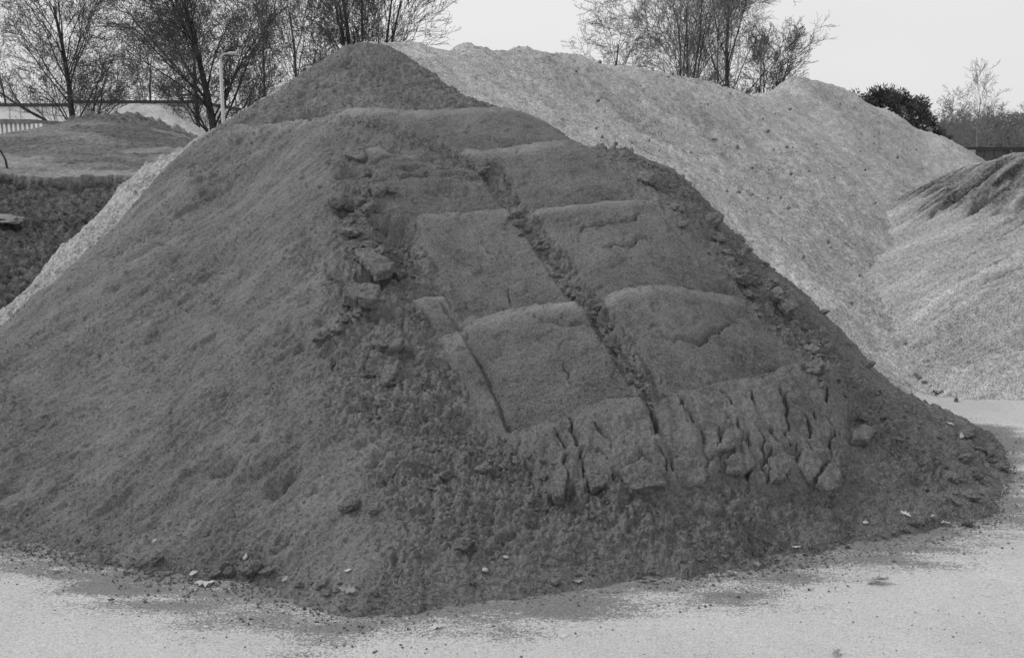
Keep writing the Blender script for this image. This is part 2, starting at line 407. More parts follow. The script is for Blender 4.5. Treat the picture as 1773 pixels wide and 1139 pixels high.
# the two strips to the left of the pads sit lower, the rut in the middle is a trench of crumbs
def trench(uv, w, depth, soft=.02, taper=.0):
    global Z
    d, t, sd_ = pdist(X, Y, W(*uv)); ww = w * (1 + .3 * perlin(X * 9, Y * 9, 21))
    k = sstep(ww + soft, ww - soft, d)
    if taper: k = k * sstep(0, taper, t) * sstep(1, 1 - taper, t)
    Z = Z - depth * k; return k
rut = trench([(850, 300), (902, 372), (962, 450), (1018, 522), (1070, 600), (1132, 684)], .062, .022, soft=.03)
trench([(808, 585), (850, 660), (884, 742)], .012, .05)
trench([(766, 525), (800, 572)], .010, .03)
trench([(1138, 688), (1160, 760), (1188, 850)], .075, .045, taper=.12)
rough = np.maximum(rough * (1 - .80 * pad), rut * 1.0)
rough = np.where(rut > .3, .78, rough)
trench([(830, 312), (890, 375), (950, 470), (1010, 535), (1062, 620), (1108, 690)], .007, .022)
trench([(1100, 590), (1125, 640), (1158, 680)], .012, .04)
trench([(1040, 545), (1085, 605), (1108, 650)], .010, .03)
trench([(1135, 368), (1190, 430), (1250, 480), (1280, 506)], .012, .025)
# --- the cracked, slumped front below the pads: tilted blocks between fissures
front_poly = W((872, 760), (1000, 712), (1105, 692), (1160, 684), (1290, 660), (1440, 637), (1480, 700), (1470, 800), (1440, 862), (1330, 858), (1200, 850), (1100, 872), (1040, 850), (960, 880), (930, 840))
fm = inpoly(X, Y, front_poly).astype(float)
fd, _, _ = pdist(X, Y, front_poly + front_poly[:1]); fdn = fd + (.004 + .035 * sstep(.55, .35, Zb)) * fbm(X * 7, Y * 7, 81, 3)
Z += fm * (.045 * sstep(0, .035, fdn) + .03 * sstep(.03, .14, fdn)); fm = fm * sstep(0, .05, fdn)
rough = rough * (1 - .55 * fm)
f1, f2, cid = worley(X * 5.2 + .3 * perlin(X * 6, Y * 6, 1), Y * 3.1 + .3 * perlin(X * 6, Y * 6, 2), 77)
low = fm * sstep(.75, .35, Zb / .62)
Z += low * ((cid - .5) * .055 - .03 * sstep(.06, .0, f2 - f1)) + fm * (.006 + .018 * sstep(.62, .4, Zb)) * fbm(X * 9, Y * 7, 79, 3)
def crack(uv, w=.010, depth=.05, jag=.018, broken=True):
    global Z
    pl = W(*uv); fine = []
    for i in range(len(pl) - 1):
        a, b = np.array(pl[i]), np.array(pl[i + 1]); n = max(2, int(np.hypot(*(b - a)) / .035))
        for k in range(n):
            p = a + (b - a) * k / n; fine.append((p[0] + random.uniform(-jag, jag) * (k > 0), p[1] + random.uniform(-jag, jag) * (k > 0)))
    fine.append(tuple(pl[-1]))
    P = np.array(fine); x0, y0 = P.min(0) - .1; x1, y1 = P.max(0) + .1
    sel = (X > x0) & (X < x1) & (Y > y0) & (Y < y1)
    xs_, ys_ = X[sel], Y[sel]; d, t, _ = pdist(xs_ + .007 * perlin(xs_ * 38, ys_ * 38, 781), ys_ + .007 * perlin(xs_ * 38, ys_ * 38, 782), fine); ww = w * (.35 + .65 * np.sin(np.pi * np.clip(t, .04, .96))) * (.7 + .6 * hsh(np.floor(t * 25), np.floor(t * 0), 3))
    brk = sstep(-.6, -.15, perlin(X[sel] * 9, Y[sel] * 9, 777)) if broken else 1
    Z[sel] -= depth * sstep(ww * 1.6, ww * .35, d) * brk
for c in [[(985, 742), (1000, 775), (1008, 800), (1012, 865)], [(1030, 762), (1058, 792)], [(1105, 800), (1125, 825)], [(1120, 690), (1135, 760), (1152, 835)],
          [(1172, 690), (1185, 735), (1200, 760)], [(1218, 680), (1224, 692)], [(1216, 705), (1236, 724)], [(1246, 685), (1268, 722)], [(1255, 735), (1258, 748)],
          [(1214, 770), (1218, 790)], [(1240, 760), (1250, 778), (1232, 800), (1222, 830)], [(1275, 750), (1295, 780), (1300, 800)], [(1325, 663), (1328, 685)],
          [(1350, 690), (1356, 720)], [(1395, 660), (1408, 672)], [(1300, 700), (1312, 740)], [(1335, 750), (1345, 790)], [(1393, 735), (1402, 778)], [(1410, 730), (1420, 748)],
          [(1240, 820), (1270, 800), (1290, 790)], [(1333, 800), (1330, 850)], [(1378, 795), (1382, 825)], [(975, 850), (980, 790), (960, 770)], [(1060, 850), (1080, 845), (1120, 865)],
          [(1365, 700), (1362, 750), (1368, 800)], [(1430, 690), (1440, 740), (1436, 790)], [(1310, 765), (1318, 800), (1322, 840)], [(1020, 800), (1050, 815), (1062, 850)]]:
    crack(c, random.uniform(.005, .011), random.uniform(.04, .085), .022)
for c in [[(1005, 405), (1040, 393), (1100, 388), (1108, 378)], [(1045, 430), (1090, 425), (1120, 415)], [(1130, 590), (1165, 592), (1210, 598), (1235, 580), (1262, 568)],
          [(933, 562), (985, 572), (1020, 568)], [(976, 625), (985, 650), (990, 668)], [(926, 548), (928, 562)], [(842, 438), (862, 452)], [(880, 500), (885, 525)],
          [(700, 285), (790, 275)], [(640, 285), (700, 278)], [(690, 300), (735, 296)], [(760, 302), (800, 298)], [(690, 312), (740, 306)], [(650, 312), (680, 306)], [(765, 312), (810, 306)], [(740, 262), (790, 268)],
          [(775, 610), (780, 630), (770, 640)], [(580, 618), (578, 640)], [(640, 610), (630, 640)], [(510, 490), (495, 505)], [(1040, 345), (1060, 342)], [(785, 545), (800, 535)]]:
    hz_ = abs(c[0][0] - c[-1][0]) > 30; crack(c, .013 if hz_ else .0045, .045 if hz_ else .03, .014, False)
# skin that flaked off the pads: the part above the crack stands a little proud
for q, a in [([(1003, 405), (1040, 393), (1100, 388), (1112, 372), (1120, 352), (930, 368), (960, 410)], .004), ([(1070, 560), (1130, 590), (1165, 592), (1210, 598), (1235, 582), (1262, 568), (1290, 545), (1290, 505), (1045, 522)], .004),
             ([(930, 540), (933, 562), (985, 572), (1022, 568), (1008, 532)], .005), ([(640, 255), (830, 300), (850, 330), (680, 330)], .008)]:
    pl = W(*q); m = inpoly(X + .012 * perlin(X * 18, Y * 18, 6), Y + .012 * perlin(X * 18, Y * 18, 8), pl); Z += m * a
# wheel ribs pressed into the upper left pad
ribm = sstep(0, .12, pdist(X, Y, W((600, 245), (700, 255), (790, 275), (860, 320), (720, 350), (640, 320)) )[0] * 0 + .12) * inpoly(X, Y, W((605, 240), (720, 245), (830, 285), (870, 335), (730, 345), (650, 315)))
Z -= ribm * .030 * sstep(.0, .45, perlin(X * 3.0 + Y * .4, Y * 15 - X * .8, 31))
# hollows and gouges in the crumbled band and on the left flank
for (u, v, r, dp) in [(610, 288, .10, .11), (640, 482, .08, .15), (600, 355, .07, .10), (690, 400, .12, .10), (612, 485, .07, .08), (690, 450, .07, .09), (655, 385, .05, .08), (645, 545, .05, .08), (580, 470, .04, .07), (655, 350, .04, .06), (640, 700, .05, .07), (500, 820, .03, .04),
                      (560, 550, .05, .05), (520, 600, .04, .04), (445, 760, .03, .035), (395, 812, .05, .035), (228, 860, .05, .03), (10, 848, .04, .03), (1225, 405, .04, .05), (1240, 412, .03, .04),
                      (1350, 545, .06, .06), (1445, 640, .05, .05), (1590, 832, .05, .05), (930, 900, .05, .04), (1310, 945, .06, .05), (480, 835, .05, .05), (620, 705, .04, .06), (1240, 770, .03, .07), (1432, 830, .04, .05), (1400, 655, .03, .04), (1225, 555, .03, .0)]:
    x, y = W((u, v))[0]; wx = X + .3 * r * perlin(X / r, Y / r, 71); wy = Y + .3 * r * perlin(X / r, Y / r, 72)
    Z -= dp * 1.15 * np.exp(-(((wx - x) ** 2 + (wy - y) ** 2) / r ** 2) ** 1.5)
# --- streaks down the left flank, clods and grain
dx, dy = -.80, -.60; al = X * dx + Y * dy; ac = -X * dy + Y * dx
flank = sstep(-.2, -1.3, X + .15 * (Y - 5)) * (1 - pad)
stk = fbm(ac * 4.5 + .5 * perlin(al, ac, 3), al * .9, 50, 4, .55)
stk2 = fbm(ac * 14, al * 2.6, 54, 3, .6)
Z += flank * (.020 * stk + .010 * stk2) + (1 - flank) * (1 - pad) * .012 * fbm(X * 5, Y * 5, 58, 3)
Z += .022 * fbm(X * 1.5, Y * 1.5, 60, 3) * (1 - pad * .7) + pad * (.005 * fbm(X * 9, Y * 14, 62, 4) - .012 * sstep(.35, .6, fbm(X * 8, Y * 11, 63, 4)))
cl1 = lumps(X, Y, .115, 101, .55); cl2 = lumps(X, Y, .055, 102, .7); cl3 = lumps(X, Y, .028, 103, .8); cl4 = lumps(X, Y, .016, 104, .8)
Zs = Z.copy()
cr = crumble(X, Y, 900)
crs = crumble(ac * .9, al * .42, 920)   # drawn out down the slope
kf = np.clip(.38 + rough * .9, .3, 1.2) * (1 - .66 * pad * (1 - rut))
kf = np.where(fm > .5, kf * .8, kf) * (.35 + .65 * sstep(-.02, .14, Zb))
thin = sstep(-.02, .12, Zb); Z += thin * cl1 * sstep(.62, 1.0, rough) * .95 + (.3 + .7 * thin) * cl2 * sstep(.38, .85, rough) * .85 + cl3 * sstep(.15, .7, rough) * 1.1 + cl4 * np.clip(rough * 1.2, .15, 1) * 1.0
Z += .0125 * kf * (cr * (1 - .55 * flank) + crs * .75 * flank)
Z += .030 * kf * np.maximum(0, fbm(X * 7 + 3, Y * 7, 930, 3) - .25) - .048 * kf * np.maximum(0, fbm(X * 6, Y * 6, 940, 3) - .38)
Z -= pad * .010 * sstep(.45, .75, fbm(X * 5, Y * 9, 950, 3))
Z += .0058 * perlin(X * 13, Y * 62, 66) * pad * (.4 + .9 * sstep(-.3, .4, perlin(X * 2.5, Y * 2.5, 68))) + .0018 * perlin(X * 120, Y * 120, 67)
# --- ragged toe
Z += .02 * fbm(X * 6, Y * 6, 70, 4) * sstep(.1, .0, Zb)
rel = Z - Zs
ex = (D(X + .05, Y) - D(X - .05, Y)) / .1; ey = (D(X, Y + .05) - D(X, Y - .05)) / .1; nl = 1 / np.sqrt(1 + ex * ex + ey * ey)
Xn = X - ex * nl * rel; Yn = Y - ey * nl * rel; Zn = Zs + nl * rel
dry_or_shade = np.clip(.45 * flank * (.1 + 1.3 * stk) + 1.6 * lip * (.6 + .5 * perlin(X * 3, Y * 3, 8)) , -.3, 1.6)  # flank streaks are dried sand; light on the level lips is painted in
dry_or_shade = np.maximum(dry_or_shade, .55 * sstep(1.9, 2.15, Zb) * pad * sstep(-.2, .4, perlin(X * 1.5, Y * 4, 12)))
dry_or_shade = dry_or_shade + .25 * sstep(-.3, .6, fbm(X * .8, Y * .8, 90, 3)) - .35 * (1 - pad) * sstep(0, .05, cl2) * 0
dry_or_shade = dry_or_shade - .28 * pad - .4 * pad * sstep(.55, .95, padT) * (.6 + .4 * perlin(X * 4, Y * 4, 17))  # pads compact and moist; shade on their steep lower ends painted into the colour
ZD = Z
o = heightfield('sand_heap', Xn, Yn, Zn, Zn > -.03, M['sand'], {'dry_or_shade': dry_or_shade})
tag(o, 'huge dark moist sand heap in the middle, stepped with smooth bucket-pressed pads and cracks', 'sand heap')
# fast look-up of the finished surface
def surfD(x, y):
    a = np.interp(np.asarray(x) / np.asarray(y), ax_, np.arange(len(ax_))); b = np.interp(y, yy, np.arange(len(yy)))
    return ZD[np.clip(np.round(b).astype(int), 0, len(yy) - 1), np.clip(np.round(a).astype(int), 0, len(ax_) - 1)]
def normD(x, y, e=.03):
    n = np.array([-(D(x + e, y) - D(x - e, y)) / (2 * e), -(D(x, y + e) - D(x, y - e)) / (2 * e), 1.0]); return n / np.linalg.norm(n)
RG = rough.copy(); PD = pad.copy()
del A, Yg, Xn, Yn, Zn, ex, ey, nl, cr, crs, cl1, cl2, cl3, cl4, f1, f2, cid, stk, stk2

# ------------------------------------------------------------------ pale gravel heaps
ax2 = axis([(-.95, -.56, .01), (-.56, -.22, .002), (-.22, .0, .005), (.0, .56, .0022), (.56, .8, .008)])
y2 = [5.6]
while y2[-1] < 25: y2.append(y2[-1] * (1.0022 if y2[-1] < 21 else 1.01))
y2 = np.array(y2); A, Yg = np.meshgrid(ax2, y2); X = A * Yg; Y = Yg
Z = G(X, Y)
gx = X * .8 - Y * .6; gy = X * .6 + Y * .8
st = fbm(gy * 1.3 + .4 * perlin(X, Y, 2), gx * .35, 200, 4, .55)
Z += .06 * fbm(X * 1.1, Y * 1.1, 201, 4) + .018 * st + .018 * fbm(X * 7, Y * 7, 203, 3) + lumps(X, Y, .07, 204, .35) * .9 + lumps(X, Y, .16, 208, .06) * .6 + lumps(X, Y, .035, 205, .6) * .8
f1, f2, cid = worley(X * 1.6, Y * 1.6, 211); pit = (cid > .86) * sstep(.16, .04, f1)
Z -= .05 * pit
dgl = sstep(.55, .0, Z - 1.6 + (X - 2) * .42 + 0 * X)  # finer, paler run-out along the lower edge
ed, _, _ = pdist(X, Y, [at(*p)[:2] for p in [(750, 120, 10.2), (880, 190, 9.9), (1000, 238, 9.9), (1180, 298, 9.4), (1300, 428, 8.7), (1420, 520, 8.3), (1520, 620, 7.75)]])
stp = sstep(-.6, -1.5, X)
dry_or_shade = .75 * sstep(1.0, .1, ed) * (.55 + .8 * perlin(X * 1.4, Y * 5, 222)) + .35 * sstep(-.2, .7, st) - .3 * sstep(0, .6, fbm(X * .7, Y * .7, 225, 3)) - .35 * stp
ea, _, _ = pdist(X, Y, [at(*p)[:2] for p in [(1040, 170, 12), (1240, 260, 13), (1420, 360, 12.4), (1500, 440, 11.2)]])
dry_or_shade = dry_or_shade + .5 * fbm(gy * 5 + .6 * perlin(X, Y, 231), gx * .7, 232, 3) * sstep(-.3, .5, perlin(X * .6, Y * .6, 233)) - .5 * sstep(.45, .7, fbm(X * 3, Y * 5, 234, 4))
dry_or_shade = dry_or_shade - .35 * sstep(1.2, .2, ea) * sstep(-.4, .4, fbm(X * 1.2, Y * 3, 227, 3))
Z += -.022 + (.45 * lumps(X, Y * 1.2, .10, 960, .45) + .45 * lumps(X, Y, .05, 962, .7)) * (.35 + .8 * sstep(-.3, .5, fbm(X * .9, Y * 1.2, 970, 3))) + .012 * fbm(X * 9, Y * 16, 981, 3) + .012 * fbm(X * 22, Y * 30, 982, 2)
ZG = Z
o = heightfield('gravel_heap', X, Y, Z, Z > -.05, M['gravel'], {'dry_or_shade': dry_or_shade})
tag(o, 'long pale gravel heap behind the dark sand, its ridge running off to the right', 'gravel heap')

ax3 = axis([(.33, .56, .0016), (.56, .95, .008)])
y3 = [6.5]
while y3[-1] < 24: y3.append(y3[-1] * (1.0016 if y3[-1] < 16 else 1.006))
y3 = np.array(y3); A, Yg = np.meshgrid(ax3, y3); X = A * Yg; Y = Yg
Z = RH(X, Y)
ang = R(28); al = -X * math.cos(ang) - Y * math.sin(ang); ac = -X * math.sin(ang) + Y * math.cos(ang)
st = fbm(ac * 1.9 + .3 * perlin(X, Y, 4), al * .35, 300, 4, .55); st2 = fbm(ac * 9, al * 1.2, 305, 3)
hi_ = sstep(.9, 1.25, Z + .25 * perlin(X * .8, Y * .8, 311))
# rain gullies in the crusted crest
gl = np.abs(perlin(ac * 4.2 + .5 * perlin(X * 1.2, Y * 1.2, 7), al * .5, 313)); gul = sstep(.28, .0, gl)
Z += .03 * fbm(X * 1.2, Y * 1.2, 301, 3) + .04 * st + .016 * st2 + lumps(X, Y, .045, 304, .5) * .8 + lumps(X, Y, .022, 306, .6) * .8 - hi_ * gul * .11
for (u, v, r) in [(1720, 460, .35), (1745, 470, .3), (1745, 300, .7), (1725, 330, .6), (1765, 330, .6), (1640, 352, .35), (1755, 375, .5), (1768, 400, .4), (1700, 318, .5)]:
    x, y, _ = cast(RH, u, v); aa = al - (-x * math.cos(ang) - y * math.sin(ang)); cc = ac - (-x * math.sin(ang) + y * math.cos(ang))
    cc = cc + .06 * fbm(X * 4, Y * 4, 331, 3); Z -= .13 * np.exp(-(aa / r) ** 2 - (cc / (r * .12)) ** 2)
Z += .006 * crumble(ac * 1.1, al * .4, 985) + .006 * crumble(X, Y, 990)
dry_or_shade = .7 * sstep(-.1, .7, st) + .35 * st2 - .9 * hi_ * sstep(.3, .0, np.abs(perlin(ac * 4.2, al * .5, 315))) - .55 * hi_ * sstep(-.2, .4, fbm(ac * 1.2, al * .4, 309, 3)) - .55 * hi_ + .1
o = heightfield('gravel_heap', X, Y, Z, Z > -.05, M['gravel_right'], {'dry_or_shade': dry_or_shade})
tag(o, 'pale streaked gravel heap cut by the right edge of the picture, gullied near its top', 'gravel heap')
del A, Yg

# ------------------------------------------------------------------ dark stockpile with a cut bank, at the left
LP = [(-400, 302, 14), (0, 300, 14.2), (120, 302, 14.2), (240, 298, 14.4), (400, 298, 14.6), (-400, 262, 17), (0, 262, 17), (120, 262, 17.2), (240, 260, 17.4), (360, 262, 17.4),
      (-400, 240, 21), (0, 244, 21), (60, 237, 21.5), (105, 220, 22), (150, 207, 22.5), (210, 206, 22.6), (270, 212, 22.6), (330, 234, 22.2), (380, 260, 22), (500, 300, 22)]
lc = [at(*p) for p in LP] + [(x, y + 3, z - 1.1) for x, y, z in [at(*p) for p in LP[10:]]]
LT = TPS(lc, .01)
LF = TPS([at(*p) for p in [(-400, 334, 13.6), (0, 334, 13.7), (120, 334, 13.8), (240, 332, 13.9), (400, 334, 14), (-300, 400, 11.6), (0, 390, 11.8), (150, 390, 11.8), (300, 400, 11.8), (0, 460, 10.1), (150, 480, 9.9), (-300, 460, 10), (0, 520, 9.0), (-300, 530, 8.9), (200, 560, 8.6), (-500, 620, 8)]], .01)
ax4 = axis([(-1.1, -.6, .01), (-.6, -.2, .0022), (-.2, .05, .01)])
y4 = axis([(7.5, 13.3, .02), (13.3, 15.0, .010), (15.0, 24, .03), (24, 27, .2)])
A, Yg = np.meshgrid(ax4, y4); X = A * Yg; Y = Yg
lip_y = 14.15 + .38 * fbm(X * .7, X * 0 + 3, 400, 5, .6) + .08 * perlin(X * 6, X * 0 + .5, 405)
ztop = LT(X, Y) + .03 * fbm(X * 1.5, Y * 1.5, 410, 3); zlow = LF(X, Y) + .10 * fbm(X * 1.3, Y * 1.3, 411, 5, .6) + lumps(X, Y, .12, 412, .5) * .8 + lumps(X, Y, .3, 418, .25) * .5
mnd = sstep(20.5, 22.3, Y)
ztop += mnd * (lumps(X, Y, .24, 413, .6) * 1.3 + .09 * fbm(X * 4, Y * 4, 414, 3)) + lumps(X, Y, .08, 417, .3) * .6 + .02 * fbm(X * 3, Y * 3, 419, 4)
k = sstep(-.02, .03, Y - lip_y); Z = zlow * (1 - k) + ztop * k
Z += .036 * crumble(X * .35, Y * .35, 995) * (.3 + .9 * (1 - k) + 1.3 * mnd)
dry_or_shade = k * (1.1 * sstep(-.05, .35, fbm(X * .35, Y * .6, 420, 4)) + .9 * sstep(19.5, 15.5, Y) * sstep(-.35, .2, fbm(X * .5, Y * 1.5, 424, 4)) + .5 * mnd * sstep(-.2, .4, fbm(X * 2, Y * 2, 421, 3)) + .05) - .25 * (1 - k) - .6 * sstep(.0, .06, k) * sstep(1.0, .9, k)  # cut face darkened: the shade of an overhang put into the colour
o = heightfield('sand_heap', X, Y, Z, Z > -.1, M['far_sand'], {'dry_or_shade': dry_or_shade})
tag(o, 'low dark stockpile at the left with an undercut bank and a crumbly hump', 'sand heap')
PT = TPS([at(*p) for p in [(200, 196, 32), (245, 183, 32), (280, 186, 32), (320, 215, 31), (350, 240, 30), (175, 225, 30.5), (250, 225, 29.5), (300, 235, 29.5), (120, 240, 31), (400, 262, 30)]] + [(at(245, 183, 32)[0], 35, 2.2), (at(320, 215, 31)[0], 34, 1.5), (at(120, 240, 31)[0] - 1, 31, 1.2), (at(150, 200, 32)[0], 34, 1.6)])
gxx, gyy = np.meshgrid(np.linspace(-17, -8, 220), np.linspace(27, 36, 160))
Z = PT(gxx, gyy) + .10 * fbm(gxx * 1.2, gyy * 1.2, 430, 4) + lumps(gxx, gyy, .3, 431, .4) * .4
o = heightfield('gravel_heap', gxx, gyy, Z, Z > .2, M['gravel'], {'dry_or_shade': gxx * 0 + .35})
tag(o, 'small pale gravel pile peeking over the far dark hump, in front of the white building', 'gravel heap')

# ------------------------------------------------------------------ ground
gx_ = axis([(-900, -60, 60), (-60, -8, 2), (-8, -4, .05), (-4, 5, .011), (5, 9, .04), (9, 60, 3), (60, 900, 60)])
gy_ = axis([(-60, -2, 4), (-2, 2.2, .1), (2.2, 8, .012), (8, 12, .06), (12, 60, 2), (60, 2400, 90)])
X, Y = np.meshgrid(gx_, gy_)
near = (np.abs(X) < 9) & (Y < 12) & (Y > 2)
Z = np.where(near, .005 * fbm(X * .9, Y * .9, 500, 3) + .0022 * fbm(X * 9, Y * 22, 501, 3) + lumps(X, Y, .02, 502, .22) * .5 + lumps(X, Y, .045, 505, .05) * .4 + .0016 * perlin(X * 45, Y * 45, 507), 0)
td, tt_, ts_ = pdist(X, Y, toe_w)
td = np.where(near, td, 5)
dust = .98 * sstep(.50, .0, td + .16 * fbm(X * 1.5, Y * 5, 510, 4))
for (u, v, rx, ry, s) in [(330, 1040, .55, .17, .75), (120, 985, .4, .12, .45), (430, 1075, .45, .10, .65), (560, 1050, .4, .13, .6), (1450, 985, .6, .10, .45), (1580, 950, .4, .12, .5), (960, 1055, .5, .06, .5), (1350, 1000, .3, .06, .4),
                          (330, 1110, .12, .04, .5), (1740, 830, .5, .1, .5), (1650, 960, .4, .08, .35), (1720, 760, .4, .12, .5), (1770, 745, .5, .06, .4), (800, 1065, .4, .05, .45)]:
    x, y, _ = gnd(u, v); dust = np.maximum(dust, s * np.exp(-(((X - x) / rx) ** 2 + ((Y - y) / ry) ** 2)))
dust = dust * (.8 + .35 * fbm(X * 2, Y * 9, 515, 3))
n = NB('pale_dusty_paving')
a = n.noise(40, 5, .8, stretch=(.55, 1.3, 1)); b_ = n.noise(210, 2, .8); c_ = n.noise(1.2, 4, .6)
m_ = n.noise(95, 4, .8); base = n.math('ADD', n.math('ADD', n.map(b_, .3, .7, -.10, .10), n.map(m_, .3, .7, -.13, .13)), n.math('ADD', n.map(a, .3, .7, -.04, .04), n.map(c_, .3, .7, -.05, .05)))
base = n.math('ADD', base, .475)
th = n.math('ADD', n.math('MULTIPLY', n.map(a, .36, .64, -.1, 1.1), .34), n.math('MULTIPLY', n.map(m_, .35, .65, -.1, 1.1), .66))
cov = n.math('MULTIPLY_ADD', n.attr('dust'), 1.25, n.math('MULTIPLY', th, -1.0)); cov = n.map(cov, -.20, .24, 0, 1)
spk = n.voro(34, 'Color'); sd_ = n.voro(34, 'Distance'); spk = n.math('MULTIPLY', n.math('GREATER_THAN', spk, .88), n.map(sd_, .12, .22, 1, 0))
base = n.mix(n.math('MULTIPLY', spk, .55), base, .18)
dk = n.map(n.noise(120, 3, .8), .3, .7, .08, .26)
col = n.mix(n.math('MULTIPLY', cov, .95), base, dk)
gm = n.done(col, .9, n.bump(n.noise(260, 3, .7), .35, .004, n.bump(a, .3, .008)), .2)
gx0 = heightfield('ground', X, Y, Z, np.ones(X.shape, bool), gm, {'dust': dust})
tag(gx0, kind='structure')

# ------------------------------------------------------------------ loose clods, broken slabs, crumbs
def clod_mesh(name, seed, sub=4, flat=.7, rough_=.26):
    bm = bmesh.new(); bmesh.ops.create_icosphere(bm, subdivisions=sub, radius=.5)
    from mathutils import noise as mn
    off = Vector((seed * 3.1, seed * 1.7, seed * .9))
    for v in bm.verts:
        p = v.co.copy(); k = 1 + rough_ * 2.0 * mn.noise(p * 2.4 + off) + rough_ * 1.3 * mn.noise(p * 6 + off) + rough_ * .9 * mn.noise(p * 14 + off)
        v.co = p * k; v.co.z *= flat; v.co.x *= 1.1
    me = bpy.data.meshes.new(name); bm.to_mesh(me); bm.free()
    me.polygons.foreach_set('use_smooth', [True] * len(me.polygons)); me.materials.append(M['clod']); return me
CL = [clod_mesh('sand_clod', i) for i in range(9)]
def surf_at(u, v):
    x, y, z = cast(D, u, v); return x, y, float(surfD(x, y))
def put_clod(u, v, px, label, sink=.25, group=None, xy=None):
    if xy is None: x, y, z = surf_at(u, v)
    else: x, y = xy; z = float(surfD(x, y))
    z = max(z, 0)
    s = px / F * y * 1.03
    o = bpy.data.objects.new('sand_clod', random.choice(CL)); COL.objects.link(o)
    o.location = (x, y, z + s * (.36 - sink)); o.scale = (s * random.uniform(.85, 1.2), s * random.uniform(.85, 1.15), s * random.uniform(.75, 1.05))
    o.rotation_euler = (random.uniform(-.5, .5), random.uniform(-.5, .5), random.uniform(0, 6.3))
    return tag(o, label, 'clod', group)
put_clod(433, 992, 38, 'largest round clod of dark sand lying at the foot of the heap, left of centre', .05)
put_clod(398, 990, 20, 'fist-sized clod just left of the largest round clod at the foot of the heap', .1)
put_clod(372, 992, 17, 'small clod third from the largest round clod, beside the pale leaf', .1)
put_clod(462, 996, 18, 'small clod just right of the largest round clod at the foot', .1)
put_clod(270, 972, 22, 'clod with a pale crust at the left part of the foot of the heap', .1)
put_clod(838, 298, 30, 'crumbly lump at the top of the rut between the upper pads', .25)
put_clod(800, 950, 34, 'rounded lump standing out of the lower slope, below the cracked front', .3)
put_clod(604, 872, 30, 'paler rounded lump on the lower slope left of the centre', .25)
put_clod(644, 884, 17, 'small pale lump just right of the rounded lump on the lower slope', .2)
put_clod(1590, 832, 26, 'clod in the hollow at the right part of the lower slope', .3)
put_clod(1400, 655, 26, 'lump on the right end of the ledge under the lowest right pad', .25)
G1 = 'loose clods in the crumbled band left of the pads'; G2 = 'loose clods down the right edge of the sand heap'; G3 = 'loose clods along the foot of the sand heap'; G4 = 'crumbs filling the rut between the pads'
def scatter(poly, n, s0, s1, label, group, jx, jy=None, sink=.2):
    for _ in range(n):
        t = random.random() * (len(poly) - 1); i = int(t); f_ = t - i
        u = poly[i][0] * (1 - f_) + poly[i + 1][0] * f_ + random.gauss(0, jx); v = poly[i][1] * (1 - f_) + poly[i + 1][1] * f_ + random.gauss(0, jy or jx)
        put_clod(u, v, s0 * (s1 / s0) ** (random.random() ** 1.8), label, sink, group)
scatter([(620, 330), (600, 400), (640, 460), (600, 560), (650, 650), (700, 720)], 60, 8, 30, 'rough dark clod in the crumbled band left of the pressed pads', G1, 32, 22)
scatter([(750, 740), (850, 790), (900, 830), (960, 880)], 26, 8, 26, 'rough dark clod below the left end of the cracked front', 'clods below the left end of the cracked front', 34, 24)
scatter([(1200, 350), (1300, 470), (1400, 580), (1490, 680), (1560, 760)], 46, 7, 22, 'dark clod clinging to the right shoulder of the sand heap', G2, 24, 20)
scatter([(1130, 330), (1230, 400), (1310, 490), (1400, 590), (1450, 700)], 30, 10, 34, 'rough dark clod in the groove just right of the right-hand pads', 'clods in the groove just right of the right-hand pads', 16, 14)
scatter([(1640, 730), (1700, 800), (1690, 870), (1640, 910)], 26, 8, 24, 'dark clod on the right toe of the sand heap', 'clods on the right toe of the sand heap', 26, 12, .1)
scatter([(884, 385), (960, 455), (1020, 535), (1075, 605), (1125, 680)], 60, 7, 16, 'small crumb of sand in the rut between the two columns of pads', G4, 9, 9, .15)
scatter([(200, 980), (430, 1000), (600, 1030), (900, 1020), (1200, 985), (1450, 940), (1650, 890)], 46, 5, 15, 'small dark clod lying along the foot of the sand heap', G3, 12, 8, .1)
# crumbs too many to count
def merged(name, pts, sizes, mat, sub=1):
    bm = bmesh.new(); bmesh.ops.create_icosphere(bm, subdivisions=sub, radius=.5); b = np.array([v.co for v in bm.verts]); f = np.array([[v.index for v in fc.verts] for fc in bm.faces]); bm.free()
    n_ = len(pts); jit = 1 + rng.uniform(-.28, .28, (n_, len(b), 1)); sc = rng.uniform(.7, 1.25, (n_, 1, 3)) * np.array(sizes)[:, None, None]
    V = b[None] * jit * sc + np.array(pts)[:, None, :]; Fc = f[None] + (np.arange(n_) * len(b))[:, None, None]
    return mesh_from(name, V.reshape(-1, 3), Fc.reshape(-1, 3), mat, smooth=False)
pts, szs = [], []
wt = np.array(toe_w)
for _ in range(9000):       # along the toe and out on to the paving
    t = rng.random() * (len(wt) - 3) + 2; i = min(int(t), len(wt) - 2); f_ = t - i; p = wt[i] * (1 - f_) + wt[i + 1] * f_
    d = rng.normal(.0, .07) + (rng.random() < .18) * rng.random() ** 2 * .35; x = p[0] + rng.normal(0, .03); y = p[1] - d
    if p[0] > 3: x = p[0] + d * .8
    z = max(float(surfD(x, y)), 0); s = .003 + .012 * rng.random() ** 4
    pts.append((x, y, z + s * .15)); szs.append(s)
Nc = 240000; xr = rng.uniform(-4.2, 3.6, Nc); yr = rng.uniform(3.55, 9.4, Nc)
ia = np.clip(np.round(np.interp(xr / yr, ax_, np.arange(len(ax_)))).astype(int), 0, len(ax_) - 1); ib = np.clip(np.round(np.interp(yr, yy, np.arange(len(yy)))).astype(int), 0, len(yy) - 1)
